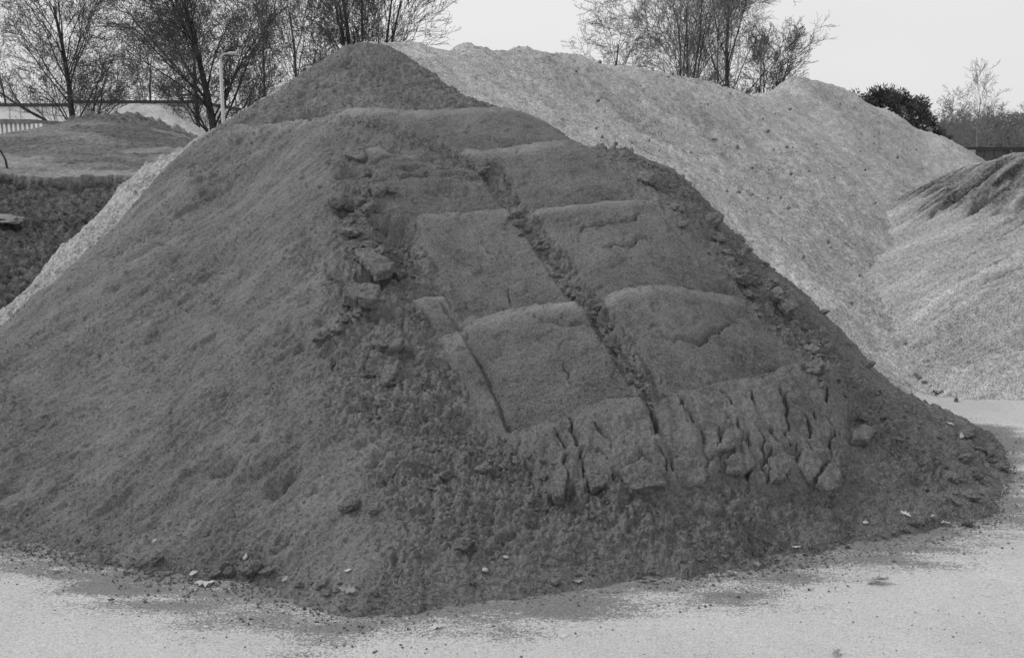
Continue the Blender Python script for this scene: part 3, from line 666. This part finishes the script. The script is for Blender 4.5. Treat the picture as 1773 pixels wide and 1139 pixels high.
zr = ZD[ib, ia]; rg = RG[ib, ia]; pdn = PD[ib, ia]
ok = (zr > .015) & (np.abs(xr / yr) < .60) & (rng.random(Nc) < np.clip(.10 + .95 * rg ** 1.5, 0, 1) * (1 - .93 * pdn * (rg < .7))) & (yr < 9.3)
xr, yr, zr, rg = xr[ok], yr[ok], zr[ok], rg[ok]; sr = .004 + (.003 + .020 * rg ** 1.5) * rng.random(len(xr)) ** 4
pts += list(zip(xr, yr, zr + sr * .02)); szs += list(sr); print('crumbs', len(pts))
o = merged('crumbs', pts, szs, M['clod']); tag(o, 'fine dark crumbs of sand strewn over the heap and its edge', 'crumbs', kind='stuff')
pts, szs = [], []
for _ in range(420):        # dark stones and sand lumps that rolled over the pale gravel
    x = rng.uniform(.3, 8.5); y = rng.uniform(8.3, 19)
    if x / y > .56: continue
    z = float(G(x, y)); s = .012 + .05 * rng.random() ** 3; pts.append((x, y, z + .02)); szs.append(s)
for u, v, y_ in [(1592, 655, 7.6), (1600, 662, 7.5), (1585, 650, 7.7), (1612, 672, 7.4), (1630, 684, 7.3), (1640, 690, 7.25), (1655, 700, 7.1), (1568, 596, 8.3), (1560, 570, 8.7), (1506, 458, 11)]:
    p = at(u, v, y_); pts.append((p[0], p[1], max(p[2], .01))); szs.append(.05)
o = merged('stones', pts, szs, M['clod']); tag(o, 'small dark stones and lumps scattered over the pale gravel', 'stones', kind='stuff')
pts, szs = [], []
for _ in range(900):
    u = rng.uniform(-40, 1800); v = rng.uniform(930, 1150); x, y, _z = gnd(u, v)
    s = .0025 + .006 * rng.random() ** 4; pts.append((x, y, s * .1)); szs.append(s)
o = merged('grit', pts, szs, M['clod']); tag(o, 'dark grit scattered over the pale paving', 'grit', kind='stuff')

from mathutils import noise as mn
def slab(poly, th, label, lift=.0, tiltx=0, tilty=0, name='sand_slab', mat=None, z_abs=None, jag=.006):
    """a broken slab of pressed sand: the polygon seen in the photo, given real thickness, on the slope"""
    pc = np.mean([p for p in poly], 0); cx, cy, cz = cast(D, *pc); n_ = Vector(normD(cx, cy)); cz = float(D(cx, cy))
    P = []
    for (u, v) in poly:
        d = ray(u, v); d = Vector(d); c0 = Vector((0, 0, CH)); k = (Vector((cx, cy, cz)) - c0).dot(n_) / d.dot(n_); P.append(c0 + d * k)
    th *= .8
    c = sum(P, Vector()) / len(P); bm = bmesh.new(); vs_ = []
    for p in P:
        q = p - c; vs_.append(bm.verts.new(q * .93 + n_ * th * .5)); vs_.append(bm.verts.new(q * 1.0 + n_ * th * .3)); vs_.append(bm.verts.new(q * 1.0 - n_ * th * .6))
    bmesh.ops.convex_hull(bm, input=bm.verts); bmesh.ops.triangulate(bm, faces=bm.faces)
    for it in range(6):
        lim = .009; es = [e for e in bm.edges if e.calc_length() > lim]
        if not es: break
        bmesh.ops.subdivide_edges(bm, edges=es, cuts=1); bmesh.ops.triangulate(bm, faces=bm.faces)
    o_ = Vector((cx * 9, cy * 5, 3)); bm.normal_update()
    for v in bm.verts:
        k = mn.noise(v.co * 11 + o_) * jag * 2.4 + mn.noise(v.co * 32 + o_) * jag * 1.7 + mn.noise(v.co * 90 + o_) * jag * 1.0; v.co += v.normal * k
    me = bpy.data.meshes.new(name); bm.to_mesh(me); bm.free(); me.polygons.foreach_set('use_smooth', [True] * len(me.polygons)); me.materials.append(mat or M['clod'])
    o = bpy.data.objects.new(name, me); COL.objects.link(o); off = float(surfD(cx, cy)) - cz
    o.location = c + n_ * (lift * .45 + th * .0) + Vector((0, 0, max(off, 0) * .6)); o.rotation_euler = (tiltx, tilty, 0)
    return tag(o, label, 'sand slab')
slab([(612, 447), (640, 442), (684, 472), (676, 488), (652, 492)], .07, 'long flat-topped slab of pressed sand lying in the crumbled band left of the pads', .10, -.10, .0)
slab([(598, 268), (606, 262), (632, 262), (634, 276), (598, 274)], .035, 'small pale-topped slab above a hollow at the upper left of the pads', .02, .25)
slab([(592, 512), (608, 494), (634, 508), (622, 534), (598, 530)], .07, 'blocky chunk under the long flat slab, behind the tilted block', .07, -.1, .2)
slab([(614, 520), (628, 508), (658, 514), (650, 540), (630, 540), (616, 532)], .08, 'tilted block of pressed sand below the long flat slab', .09, -.1, -.1)
slab([(640, 326), (662, 318), (668, 334), (650, 340)], .05, 'small angular block at the top of the crumbled band', .02)
slab([(656, 662), (664, 645), (690, 632), (684, 655), (668, 672)], .06, 'ridge-like slab standing on the slope left of the lowest left pad', .03)
slab([(664, 604), (680, 590), (698, 596), (692, 610), (674, 614)], .05, 'rounded block above the ridge-like slab in the crumbled band', .03)
slab([(1076, 832), (1110, 812), (1142, 838), (1150, 856), (1115, 862), (1090, 868), (1080, 850)], .07, 'five-sided slab with a pointed top broken from the cracked front', .035, .06, .0)
slab([(1012, 795), (1028, 792), (1062, 820), (1058, 850), (1024, 862), (1010, 840)], .05, 'tall slab left of the five-sided slab in the cracked front', .02, .0)
slab([(1050, 856), (1072, 852), (1076, 864), (1060, 868)], .03, 'small pale wedge between the tall slab and the five-sided slab', .03)
slab([(950, 820), (975, 814), (984, 836), (976, 876), (958, 878), (952, 850)], .06, 'narrow upright block at the left end of the cracked front', .03)
slab([(1160, 800), (1185, 782), (1215, 806), (1218, 838), (1192, 850), (1168, 838)], .05, 'rounded crumbling block in the groove of the cracked front', .025, .1)
slab([(1252, 815), (1272, 796), (1298, 806), (1302, 824), (1282, 836), (1258, 830)], .06, 'rounded block right of the groove, low in the cracked front', .035)
slab([(1330, 815), (1350, 806), (1362, 824), (1352, 850), (1332, 852)], .07, 'jagged upright block in the middle of the right half of the cracked front', .04, .1)
slab([(1384, 796), (1408, 796), (1416, 820), (1400, 850), (1384, 842), (1378, 820)], .07, 'broad block left of the pointed block in the cracked front', .035, .05)
slab([(1404, 850), (1436, 796), (1446, 820), (1444, 856), (1424, 862)], .10, 'pointed triangular block at the right end of the cracked front', .05, .1)
slab([(1216, 756), (1234, 748), (1240, 775), (1228, 812), (1218, 800)], .045, 'thin upright sliver between two deep fissures in the cracked front', .02)
slab([(1262, 790), (1240, 800), (1252, 770), (1266, 752), (1278, 775), (1284, 792)], .04, 'leaning wedge beside the thin sliver in the cracked front', .02)
slab([(1398, 655), (1430, 640), (1440, 650), (1418, 668)], .04, 'small slab at the right end of the ledge below the lowest right pad', .02)
slab([(1468, 745), (1490, 738), (1510, 752), (1500, 768), (1476, 766)], .05, 'rounded slab on the slope right of the cracked front', .03)
slab([(1345, 530), (1368, 522), (1378, 540), (1360, 550)], .05, 'angular chunk on the right shoulder beside the lower right pad', .03)

x, y, z = at(6, 381, 11.75); z = float(LF(x, y))
o = clod_mesh('broken_slab', 50, 4, .3, .3); o.materials[0] = M['moss']; o = bpy.data.objects.new('concrete_chunk', o); COL.objects.link(o); o.location = (x, y, z + .09); o.scale = (.36, .26, .16); o.rotation_euler = (.25, .06, .2)
tag(o, 'flat pale chunk lying on the dark slope under the cut bank at the left edge', 'rubble')

# ------------------------------------------------------------------ fallen leaves
def leaf_mesh(seed, lobed=True):
    r_ = random.Random(seed); nS = 15; V = []; Fc = []
    for i in range(nS):
        t = i / (nS - 1); w = .30 * math.sin(math.pi * min(1, t * .95 + .03)) ** .8
        if lobed: w *= .72 + .36 * math.cos(t * math.pi * 7 + seed)
        w = max(w, .012); z = .10 * math.sin(t * 3 + seed) + .05 * math.sin(t * 8 + seed)
        for k, s in enumerate((-1, -.5, 0, .5, 1)):
            V.append((t - .5, s * w, z + (.16 + .1 * math.sin(seed + 4 * t)) * s * s * w * 2.2 * (1 if seed % 3 else -1) + r_.uniform(-.012, .012)))
    for i in range(nS - 1):
        for k in range(4): a = i * 5 + k; Fc.append((a, a + 1, a + 6, a + 5))
    return V, Fc
LEAVES = [  # u, v, px length, tone, rotation, label
    (355, 1013, 34, 'pale', .1, 'large pale lobed leaf lying on the paving just before the largest clod'),
    (603, 1027, 30, 'mid', -.2, 'curled grey leaf on the foot of the heap left of centre'), (95, 990, 18, 'pale', .2, 'pale leaf on the paving near the left edge'),
    (193, 1042, 12, 'dark', .2, 'tiny dark leaf on the dusty paving at the lower left'), (756, 1088, 28, 'pale', .1, 'pale flat leaf alone on the paving below the middle of the heap'),
    (1520, 1010, 38, 'mid', .0, 'large grey curled leaf with a stalk alone on the paving at the right'), (1447, 1134, 22, 'mid', .8, 'leaf cut by the bottom edge of the picture'),
    (1112, 1009, 24, 'dark', .3, 'dark curled leaf on the rim of the sand below the centre'), (1310, 981, 22, 'mid', .7, 'upturned grey leaf on the edge of the sand'),
    (1378, 949, 18, 'pale', .1, 'pale stubby leaf on the lower sand right of centre'), (1568, 893, 18, 'pale', -.7, 'narrow pale leaf lying alone on the lower right slope'),
    (1498, 910, 9, 'pale', 0, 'tiny pale leaf scrap on the lower right slope'), (1615, 898, 12, 'pale', .9, 'small pale leaf standing on edge right of the narrow pale leaf'),
    (1638, 912, 18, 'pale', .1, 'flat pale leaf near the lower right foot of the heap'), (1650, 872, 28, 'mid', -.25, 'long curled leaf with a dark underside at the right foot'),
    (1672, 927, 30, 'mid', .1, 'grey leaf with a stalk at the lower right rim of the sand'), (1646, 736, 14, 'pale', -.4, 'pale leaf high on the right toe of the heap'),
    (1664, 757, 18, 'pale', 1.2, 'bright upright leaf on the right toe of the heap'), (1432, 548, 16, 'pale', -1.0, 'bright white leaf stuck on the right shoulder of the heap'),
    (1592, 660, 24, 'dark', -.2, 'dark leaf between the two heaps at the right'), (1625, 685, 26, 'dark', .1, 'dark curled leaf with a pale edge where the sand meets the gravel'),
    (1700, 838, 20, 'dark', -.5, 'dark twisted leaf on the outer right rim of the sand'), (1715, 800, 20, 'dark', .0, 'dark flat leaf farthest out on the right rim'),
    (335, 996, 14, 'pale', .8, 'small pale leaf left of the large pale leaf'), (425, 969, 11, 'pale', 1.3, 'pale scrap above the largest clod'), (493, 1008, 12, 'pale', .7, 'small pale scrap right of the largest clod'),
    (267, 941, 8, 'pale', 1.0, 'tiny white scrap on the left lower slope'), (602, 993, 12, 'pale', .3, 'tiny pale leaf above the curled grey leaf'), (1003, 1010, 22, 'mid', .2, 'broken grey leaf at the sand rim below the centre'),
    (1696, 870, 18, 'mid', .3, 'grey leaf between the dark twisted leaf and the long curled leaf'), (1532, 636, 9, 'mid', .6, 'tiny leaf tip on the right skyline of the sand heap'), (95, 1062, 6, 'dark', 0, 'small dark speck of leaf at the lower left corner')]
def ray_surface(u, v):
    d = ray(u, v); Yv = np.arange(3, 12, .006); x = d[0] / d[1] * Yv; z = CH + d[2] / d[1] * Yv
    h = np.maximum(surfD(x, Yv), 0.0); i = int(np.argmax(h >= z)); return x[i], Yv[i], float(h[i])
for i, (u, v, px, tone, rot, lab) in enumerate(LEAVES):
    x, y, z = ray_surface(u, v); V, Fc = leaf_mesh(i, px > 14); s = px / F * y * 1.1
    o = mesh_from('fallen_leaf', V, Fc, M['dead_leaf_' + tone]); o.location = (x, y, z + .012); o.scale = (s, s, s)
    nn = normD(x, y) if z > .03 else (0, 0, 1); o.rotation_mode = 'QUATERNION'
    q = Vector((0, 0, 1)).rotation_difference(Vector(nn)); o.rotation_quaternion = q @ Matrix.Rotation(rot, 3, 'Z').to_quaternion() @ Matrix.Rotation(random.uniform(-.35, .35) + (.5 if abs(rot) > .6 else 0), 3, 'X').to_quaternion()
    tag(o, lab, 'leaf')
for (u, v, px, lab) in [(840, 991, 11, 'pale pebble on the foot of the sand below the centre'), (876, 966, 9, 'pale pebble above a dark hollow on the lower slope'), (300, 486, 5, 'tiny pale stone on the left flank')]:
    x, y, z = ray_surface(u, v); s = px / F * y; o = bpy.data.objects.new('pebble', clod_mesh('pebble', 33 + px, 2, .7, .15)); o.data.materials[0] = M['pebble']; COL.objects.link(o)
    o.location = (x, y, z + s * .2); o.scale = (s, s, s); tag(o, lab, 'pebble')

# ------------------------------------------------------------------ boxes and tubes
class MB:
    def __init__(s): s.V = []; s.F = []
    def box(s, x0, x1, y0, y1, z0, z1):
        b = len(s.V); s.V += [(x0, y0, z0), (x1, y0, z0), (x1, y1, z0), (x0, y1, z0), (x0, y0, z1), (x1, y0, z1), (x1, y1, z1), (x0, y1, z1)]
        s.F += [tuple(b + i for i in f) for f in ((0, 3, 2, 1), (4, 5, 6, 7), (0, 1, 5, 4), (1, 2, 6, 5), (2, 3, 7, 6), (3, 0, 4, 7))]; return s
    def tube(s, pts, rad, sides=6, cap=True):
        P = [Vector(p) for p in pts]; b0 = len(s.V); n_ = len(P)
        for i, p in enumerate(P):
            d = (P[min(i + 1, n_ - 1)] - P[max(i - 1, 0)]).normalized(); a = d.orthogonal().normalized() if abs(d.z) > .95 else d.cross(Vector((0, 0, 1))).normalized(); c = d.cross(a)
            for k in range(sides): t = 2 * math.pi * k / sides; s.V.append(tuple(p + (a * math.cos(t) + c * math.sin(t)) * rad[i]))
        for i in range(n_ - 1):
            for k in range(sides): k2 = (k + 1) % sides; s.F.append((b0 + i * sides + k, b0 + i * sides + k2, b0 + (i + 1) * sides + k2, b0 + (i + 1) * sides + k))
        if cap: s.F.append(tuple(b0 + k for k in range(sides))[::-1]); s.F.append(tuple(b0 + (n_ - 1) * sides + k for k in range(sides)))
        return s
    def build(s, name, mat, parent=None, smooth=False): return mesh_from(name, s.V, s.F, mat, parent, smooth)

# ------------------------------------------------------------------ trees
def tree(u, v, Yd, top_v, width_px, label, seed, stems=1, kids=(9, 7, 6, 5), mat='bark', leaves=0, r0=None, spread=.75, first=.25, low=0, twig=.0085, upright=.3, name='bare_tree', group=None, lean=0, tw='twig', jit=.17):
    rd = random.Random(seed); x, _, zb = at(u, v, Yd); ztop = at(u, top_v, Yd)[2]; Hh = ztop; halfw = width_px / F * Yd / 2
    root = empty(name, (x, Yd, 0)); r0 = (r0 or .018 * Hh) * .85
    if stems > 1: halfw *= .72
    tr = MB(); cr = MB(); tips = []
    def branch(p, d, L, r, lvl):
        n_ = 5 if lvl < 2 else (4 if lvl == 2 else 3); pts = [p.copy()]; q = p.copy(); dd = d.copy(); rads = [r]
        for i in range(n_):
            jj = jit * (.35, .7, 1.1, 1.4, 1.5)[min(lvl, 4)]; dd = (dd + Vector((rd.gauss(0, jj), rd.gauss(0, jj), rd.gauss(0, jit * .7) + .04 * upright * (2 if lvl else 0)))).normalized(); q = q + dd * (L / n_); pts.append(q.copy()); rads.append(max(r * (1 - .75 * (i + 1) / n_), twig * .7))
        (tr if lvl < 2 else cr).tube(pts, rads, 7 if lvl == 0 else (5 if lvl == 1 else 3), cap=(lvl < 2))
        if lvl >= len(kids): tips.append(q); return
        nk = kids[lvl]
        for j in range(nk):
            t = (first if lvl == 0 else .18) + (1 - (first if lvl == 0 else .18)) * (j + rd.random()) / nk; t = min(t, .99); i = int(t * n_); f_ = t * n_ - i; bp = pts[i].lerp(pts[i + 1], f_); ax = (pts[i + 1] - pts[i]).normalized()
            side = Vector((rd.gauss(0, 1), rd.gauss(0, 1), rd.gauss(0, .4))); side = (side - ax * side.dot(ax)).normalized(); ang_ = rd.uniform(.45, 1.1) * spread / .75
            nd = (ax * math.cos(ang_) + side * math.sin(ang_)); nd = (nd + Vector((0, 0, upright * .35))).normalized()
            if lvl == 0:
                w_ = rd.uniform(1.0, .35) if t > .7 else 1.0; an = (1.05 - .75 * t) * rd.uniform(.7, 1.15) * spread / .75
                nd = (ax * math.cos(an) + side * math.sin(an)).normalized(); prof = math.sin(math.pi * min(.98, .16 + .78 * t)) ** .5
                Lk = min(halfw * prof * rd.uniform(.75, 1.1) / max(math.sin(an), .35), Hh * (1.04 - t * .55))
            else: Lk = L * rd.uniform(.38, .68) * (1.1 - .5 * t)
            rk = max(rads[i] * (.27 if lvl == 0 else .46), twig); branch(bp, nd, Lk, rk, lvl + 1)
    for s_ in range(stems):
        a = 2 * math.pi * s_ / max(stems, 1) + rd.random(); k = .0 if stems == 1 else rd.uniform(.06, .30) * min(1, halfw / (Hh * .35))
        d = Vector((math.cos(a) * k + lean, math.sin(a) * k * .6, 1)).normalized(); branch(Vector((math.cos(a) * .12 * (stems > 1), math.sin(a) * .1 * (stems > 1), 0)), d, Hh * rd.uniform(.72, .84) / max(d.z, .8), r0 * (1 if stems == 1 else .62), 0)
    for s_ in range(low):   # long low boughs
        a = rd.choice((0, math.pi)) + rd.uniform(-.5, .5); d = Vector((math.cos(a), math.sin(a), .75)).normalized(); branch(Vector((0, 0, Hh * rd.uniform(.16, .3))), d, halfw * rd.uniform(1.1, 1.5), r0 * .42, 1)
    tr.build('trunk', M[mat], root, True); cr.build('crown', M[tw], root, True)
    if leaves:
        lm = MB(); nt_ = len(tips)
        for _ in range(leaves):
            p = tips[rd.randrange(nt_)] + Vector((rd.gauss(0, .12), rd.gauss(0, .12), rd.gauss(0, .12))); a = Vector((rd.gauss(0, 1), rd.gauss(0, 1), rd.gauss(0, 1))).normalized() * rd.uniform(.02, .045); b = a.orthogonal().normalized() * a.length * .7
            k = len(lm.V); lm.V += [tuple(p - a), tuple(p + b), tuple(p + a), tuple(p - b)]; lm.F.append((k, k + 1, k + 2, k + 3))
        lm.build('foliage', M['leaf_brown'], root)
    return tag(root, label, 'tree', group)
tree(130, 200, 44, -60, 225, 'dark bare tree with a broad crown at the left, before the white building', 1, kids=(24, 10, 7, 5), leaves=3500, low=3, r0=.22, first=.24, spread=.7)
tree(372, 212, 40, -70, 230, 'largest dark tree with heavy limbs, right beside the street lamp', 2, kids=(28, 10, 8, 5), leaves=4200, low=3, r0=.26, first=.22, spread=.72)
tree(346, 215, 47, -40, 150, 'slim dark tree at the corner of the white building, left of the largest tree', 3, kids=(16, 8, 6, 5), leaves=900, r0=.18, first=.3)
tree(257, 172, 60, 20, 130, 'slender grey tree between the two big dark trees at the left', 4, kids=(17, 9, 6, 4), mat='bark_mid', leaves=900, r0=.15, first=.35, tw='twig')
tree(20, 180, 66, 60, 170, 'grey tree at the far left edge behind the white building', 5, kids=(10, 7, 5, 4), mat='bark_mid', leaves=1200, tw='twig_pale')
tree(452, 130, 52, -20, 120, 'thin tree rising behind the left shoulder of the sand heap, nearer the largest tree', 11, kids=(17, 9, 6, 4), mat='bark_mid', leaves=600, r0=.15, spread=.65)
tree(525, 120, 50, -50, 130, 'thin upright tree rising just left of the summit', 6, kids=(17, 9, 6, 4), mat='bark_mid', leaves=900, r0=.16, first=.3, spread=.6)
tree(632, 82, 40, -120, 185, 'spreading many-stemmed tree directly behind the summit of the sand heap', 7, stems=7, kids=(11, 7, 6, 4), leaves=2200, r0=.22, spread=.6, first=.3)
tree(1055, 115, 52, 22, 150, 'small sparse bare tree at the left of the group behind the gravel ridge', 8, kids=(14, 9, 6, 5), r0=.16, first=.5, spread=.95, upright=.15, mat='bark_mid', tw='twig_pale', low=2)
tree(1185, 140, 46, -80, 190, 'tall many-stemmed bare tree in the group behind the gravel ridge', 9, stems=5, kids=(10, 7, 5, 4), r0=.18, tw='twig_pale', spread=.55, first=.25, mat='bark')
tree(1280, 166, 44, -90, 170, 'tall straight bare tree with one strong trunk behind the gravel ridge', 10, kids=(20, 8, 6, 4), r0=.20, tw='twig_pale', spread=.7, first=.22, mat='bark', low=2)
tree(1245, 160, 54, -20, 140, 'thin bare tree between the tall trees behind the gravel ridge', 12, kids=(13, 7, 5, 4), r0=.12, mat='bark_mid', tw='twig_pale')
tree(1314, 160, 44, 30, 105, 'outermost many-stemmed bare tree leaning right over the dip of the gravel ridge', 13, stems=4, kids=(9, 7, 5, 4), r0=.13, spread=.6, first=.3, lean=.05, tw='twig_pale')
tree(1692, 252, 62, 132, 75, 'slim pale bare tree standing above the far fence at the right', 14, kids=(12, 6, 4, 3), r0=.10, spread=.7, mat='bark_hazed', tw='twig_pale', first=.2)
for i, (u, tv, w) in enumerate([(1632, 186, 60), (1655, 178, 60), (1672, 200, 60), (1715, 205, 60), (1735, 214, 60), (1762, 212, 70), (1790, 205, 70), (1645, 205, 50)]):
    tree(u, 252, 78 + 3 * i, tv, w, 'small pale bare tree in the far row beyond the fence at the right', 30 + i, kids=(12, 7, 5, 3), r0=.10, spread=.8, mat='bark_hazed', tw='twig_pale', first=.1, twig=.014, group='far row of small bare trees', leaves=900)
for i, (u, tv, w, Yd) in enumerate([(-40, 95, 150, 70), (75, 110, 120, 74), (195, 120, 120, 72), (300, 100, 110, 70), (420, 140, 90, 68), (470, 120, 90, 70)]):
    tree(u, 180, Yd, tv, w, 'pale twiggy tree in the hazy row far behind the white building', 50 + i, kids=(12, 7, 5, 3), r0=.12, spread=.8, mat='bark_hazed', tw='twig_pale', first=.12, twig=.012, group='hazy row of twiggy trees behind the white building', leaves=1300)

# dense evergreen shrub
def evergreen(u0, u1, vtop, Yd, label, n_leaf=15000):
    x0 = at(u0, 200, Yd)[0]; x1 = at(u1, 200, Yd)[0]; zt = at((u0 + u1) / 2, vtop, Yd)[2]; cx = (x0 + x1) / 2; hw = (x1 - x0) / 2
    root = empty('evergreen_shrub', (cx, Yd, 0)); rd = random.Random(5); t = MB()
    for k in range(7): a = rd.uniform(0, 6.3); t.tube([(0, 0, 0), (.3 * math.cos(a), .3 * math.sin(a), 1.2), (.6 * hw * math.cos(a), .6 * hw * math.sin(a), zt * .7)], [.07, .05, .02], 5)
    t.build('trunk', M['bark'], root); m = MB()
    cl = []
    for _ in range(230):
        a = rd.uniform(0, 6.3); rr = math.sqrt(rd.random()); h = rd.random(); prof = max(0, 1 - (max(h - .40, 0) / .60) ** 4) ** .5
        cl.append((Vector((rr * hw * prof * math.cos(a) * .92, rr * hw * .8 * prof * math.sin(a), h * zt * .93)), rd.uniform(.16, .34)))
    for _ in range(n_leaf):
        c, r_ = rd.choice(cl); d = Vector((rd.gauss(0, 1), rd.gauss(0, 1), rd.gauss(0, 1))).normalized(); p = c + d * r_ * rd.random() ** .4
        a = (d + Vector((rd.gauss(0, .5), rd.gauss(0, .5), .5 + rd.gauss(0, .5)))).normalized() * rd.uniform(.035, .07); b = a.orthogonal().normalized() * a.length * .4
        k = len(m.V); m.V += [tuple(p - a), tuple(p + b), tuple(p + a), tuple(p - b)]; m.F.append((k, k + 1, k + 2, k + 3))
    m.build('crown', M['leaf_dark'], root); return tag(root, label, 'shrub')
evergreen(1385, 1652, 147, 27, 'dense dark evergreen shrub standing behind the right end of the gravel ridge', 42000)

# far woodland beyond the fence, one mass
m = MB(); rd = random.Random(9)
for _ in range(40000):
    Yd = rd.uniform(120, 150); u = rd.uniform(1560, 2100); x = at(u, 200, Yd)[0]; hh = 5.6 + 1.9 * float(perlin(np.array([x * .16]), np.array([.5]), 3)[0]) + .8 * float(perlin(np.array([x * .6]), np.array([2.5]), 3)[0])
    z = hh * rd.random() ** .7; a = Vector((rd.gauss(0, 1), rd.gauss(0, 1), rd.gauss(0, 1))).normalized() * rd.uniform(.15, .35); b = a.orthogonal().normalized() * a.length * .6; p = Vector((x, Yd, z)); k = len(m.V)
    m.V += [tuple(p - a), tuple(p + b), tuple(p + a), tuple(p - b)]; m.F.append((k, k + 1, k + 2, k + 3))
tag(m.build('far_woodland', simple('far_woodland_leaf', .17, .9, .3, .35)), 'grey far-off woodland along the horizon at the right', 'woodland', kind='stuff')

# ------------------------------------------------------------------ white building
BY = 51.0
def zx(u, v, Yd=BY): p = at(u, v, Yd); return p[0], p[2]
b = empty('building', (0, BY, 0))
xa = zx(-300, 180)[0]; xb = zx(126, 180)[0]; xc = zx(341, 180)[0]; z1 = zx(60, 185)[1]; z2 = zx(250, 180)[1]
MB().box(xa, xb, 0, 14, 0, z1).build('wall', M['white_wall'], b); MB().box(xb + .003, xc, -.35, 14.3, 0, z2).build('wall', M['white_wall'], b)
MB().box(xa - .1, xb - .003, -.12, 14.1, z1, z1 + .16).build('roof', M['roof'], b); MB().box(xb - .05, xc + .08, -.47, 14.4, z2, z2 + .15).build('roof', M['roof'], b)
for uu in (17, 36, 74, 98):
    x = zx(uu, 200)[0]; MB().box(x - .02, x + .02, -.02, .02, 0, z1 - .01).build('panel_seam', M['mid_metal'], b)
for uu in (180, 232, 290):
    x = zx(uu, 200)[0]; MB().box(x - .02, x + .02, -.37, -.33, 0, z2 - .01).build('panel_seam', M['mid_metal'], b)
x, z = zx(304, 205); w = MB().box(x - .3, x + .3, -.43, -.33, z - .25, z + .02).build('window', M['glass'], b)
mesh_from('sill', MB().box(x - .35, x + .35, -.48, -.34, z + .024, z + .07).V, MB().box(0, 1, 0, 1, 0, 1).F, M['dark_metal'], w)
x, z = zx(228, 186); MB().box(x - .22, x + .22, -.45, -.33, z - .05, z + .05).build('wall_lamp', M['mid_metal'], b)
tag(b, 'long low white building with a dark roof edge behind the heaps at the left', 'building')
# frame of rails on its roof
b = empty('roof_railing', (zx(306, 175)[0], BY + 3, z2 + .15)); s_ = BY + 3
zt = at(306, 164, s_)[2] - (z2 + .15); hw = 24 / F * s_
m = MB(); m.box(-hw, hw, -.03, .03, zt - .07, zt); m.box(-hw, hw, -.03, .03, zt * .55, zt * .55 + .05); m.build('rail', M['dark_metal'], b)
for k in range(6): xx = -hw + .06 + k * (2 * hw - .12) / 5; MB().box(xx - .03, xx + .03, .034, .09, 0, zt - .02).build('post', M['white_wall'] if k % 2 else M['dark_metal'], b)
for k in range(3): xx = -hw + .3 + k * .55; MB().tube([(xx, .12, .05), (xx + .35, .12, zt - .1)], [.02, .02], 5).build('brace', M['mid_metal'], b)
tag(b, 'low open frame of dark rails and pale posts on the roof of the white building', 'railing')
# slatted enclosure with a weathered roof at the left edge
SY = 33.0; b = empty('shed', (0, SY, 0)); xr = at(72, 220, SY)[0]; xl = at(-120, 220, SY)[0]; zt = at(30, 214, SY)[2]
MB().box(xl, xr, .03, 2.5, 0, zt - .01).build('wall', M['concrete'], b); k = xl
m = MB()
while k < xr - .05: m.box(k, k + .07, -.03, .027, 0, zt - .004); k += .15
m.build('slats', M['white_wall'], b); xq = at(56, 210, SY)[0]
m = MB(); m.box(xl - .1, xq, -.1, 2.6, zt, at(30, 207, SY)[2]); m.build('roof', M['moss'], b)
tag(b, 'low shed with pale upright slats and a weathered grey roof at the left edge', 'shed')
x, y, z = at(14, 298, 14.9); o = MB().tube([(x, y, float(LT(x, y)) - .1), (x - .02, y, float(LT(x, y)) + .12), (x - .09, y, float(LT(x, y)) + .27)], [.02, .017, .012], 6).build('stick', M['bark']); tag(o, 'dark stick poking out of the stockpile above the cut bank at the left edge', 'stick')
# street lamp
lx, _, lz = at(381, 95, 34); b = empty('street_lamp', (lx, 34, 0))
m = MB(); m.tube([(0, 0, 0), (0, 0, 1.2), (0, 0, lz - .15)], [.085, .075, .05], 10); m.build('pole', M['mid_metal'], b, True)
m = MB(); m.tube([(0, 0, lz - .15), (.04, 0, lz - .04), (.14, 0, lz + .02), (.28, 0, lz + .045)], [.045, .035, .03, .03], 8); m.build('arm', M['mid_metal'], b, True)
m = MB(); m.tube([(.26, 0, lz + .04), (.32, 0, lz + .045), (.5, 0, lz + .05), (.56, 0, lz + .045)], [.03, .055, .05, .02], 8); m.build('lamp_head', M['mid_metal'], b, True)
tag(b, 'slim pale street lamp with a short curved arm in front of the largest dark tree', 'street lamp')
# fence at the right
FY = 30.0; zt = at(1720, 255, FY)[2]; x0 = at(1645, 255, FY)[0]; x1 = at(2150, 255, FY)[0]; b = empty('fence', (x0, FY, 0)); Lf = x1 - x0
xp = at(1680, 260, FY)[0] - x0; pw = .13
MB().box(0, xp - pw - .003, 0, .05, 0, zt - .083).build('panel', M['dark_metal'], b)
x = xp + pw + .003; step = .30; m = MB()
while x < Lf: m.box(x, min(x + step - .02, Lf), 0, .05, 0, zt - .083); x += step
m.build('panel', M['fence'], b); MB().box(xp - pw, xp + pw, -.08, .1, 0, zt - .083).build('post', M['concrete'], b)
x = xp + 1.2
while x < Lf: MB().box(x - .05, x + .05, -.06, -.003, 0, zt - .086).build('post', M['fence'], b); x += 1.2
MB().box(-.05, Lf, -.06, .11, zt - .08, zt).build('top_rail', M['dark_metal'], b)
tag(b, 'dark board fence with one pale concrete post, in the gap between the gravel heaps', 'fence')
# far wall of the yard, low and grey, closes the yard behind the pale pile
print('objects', len(bpy.data.objects))
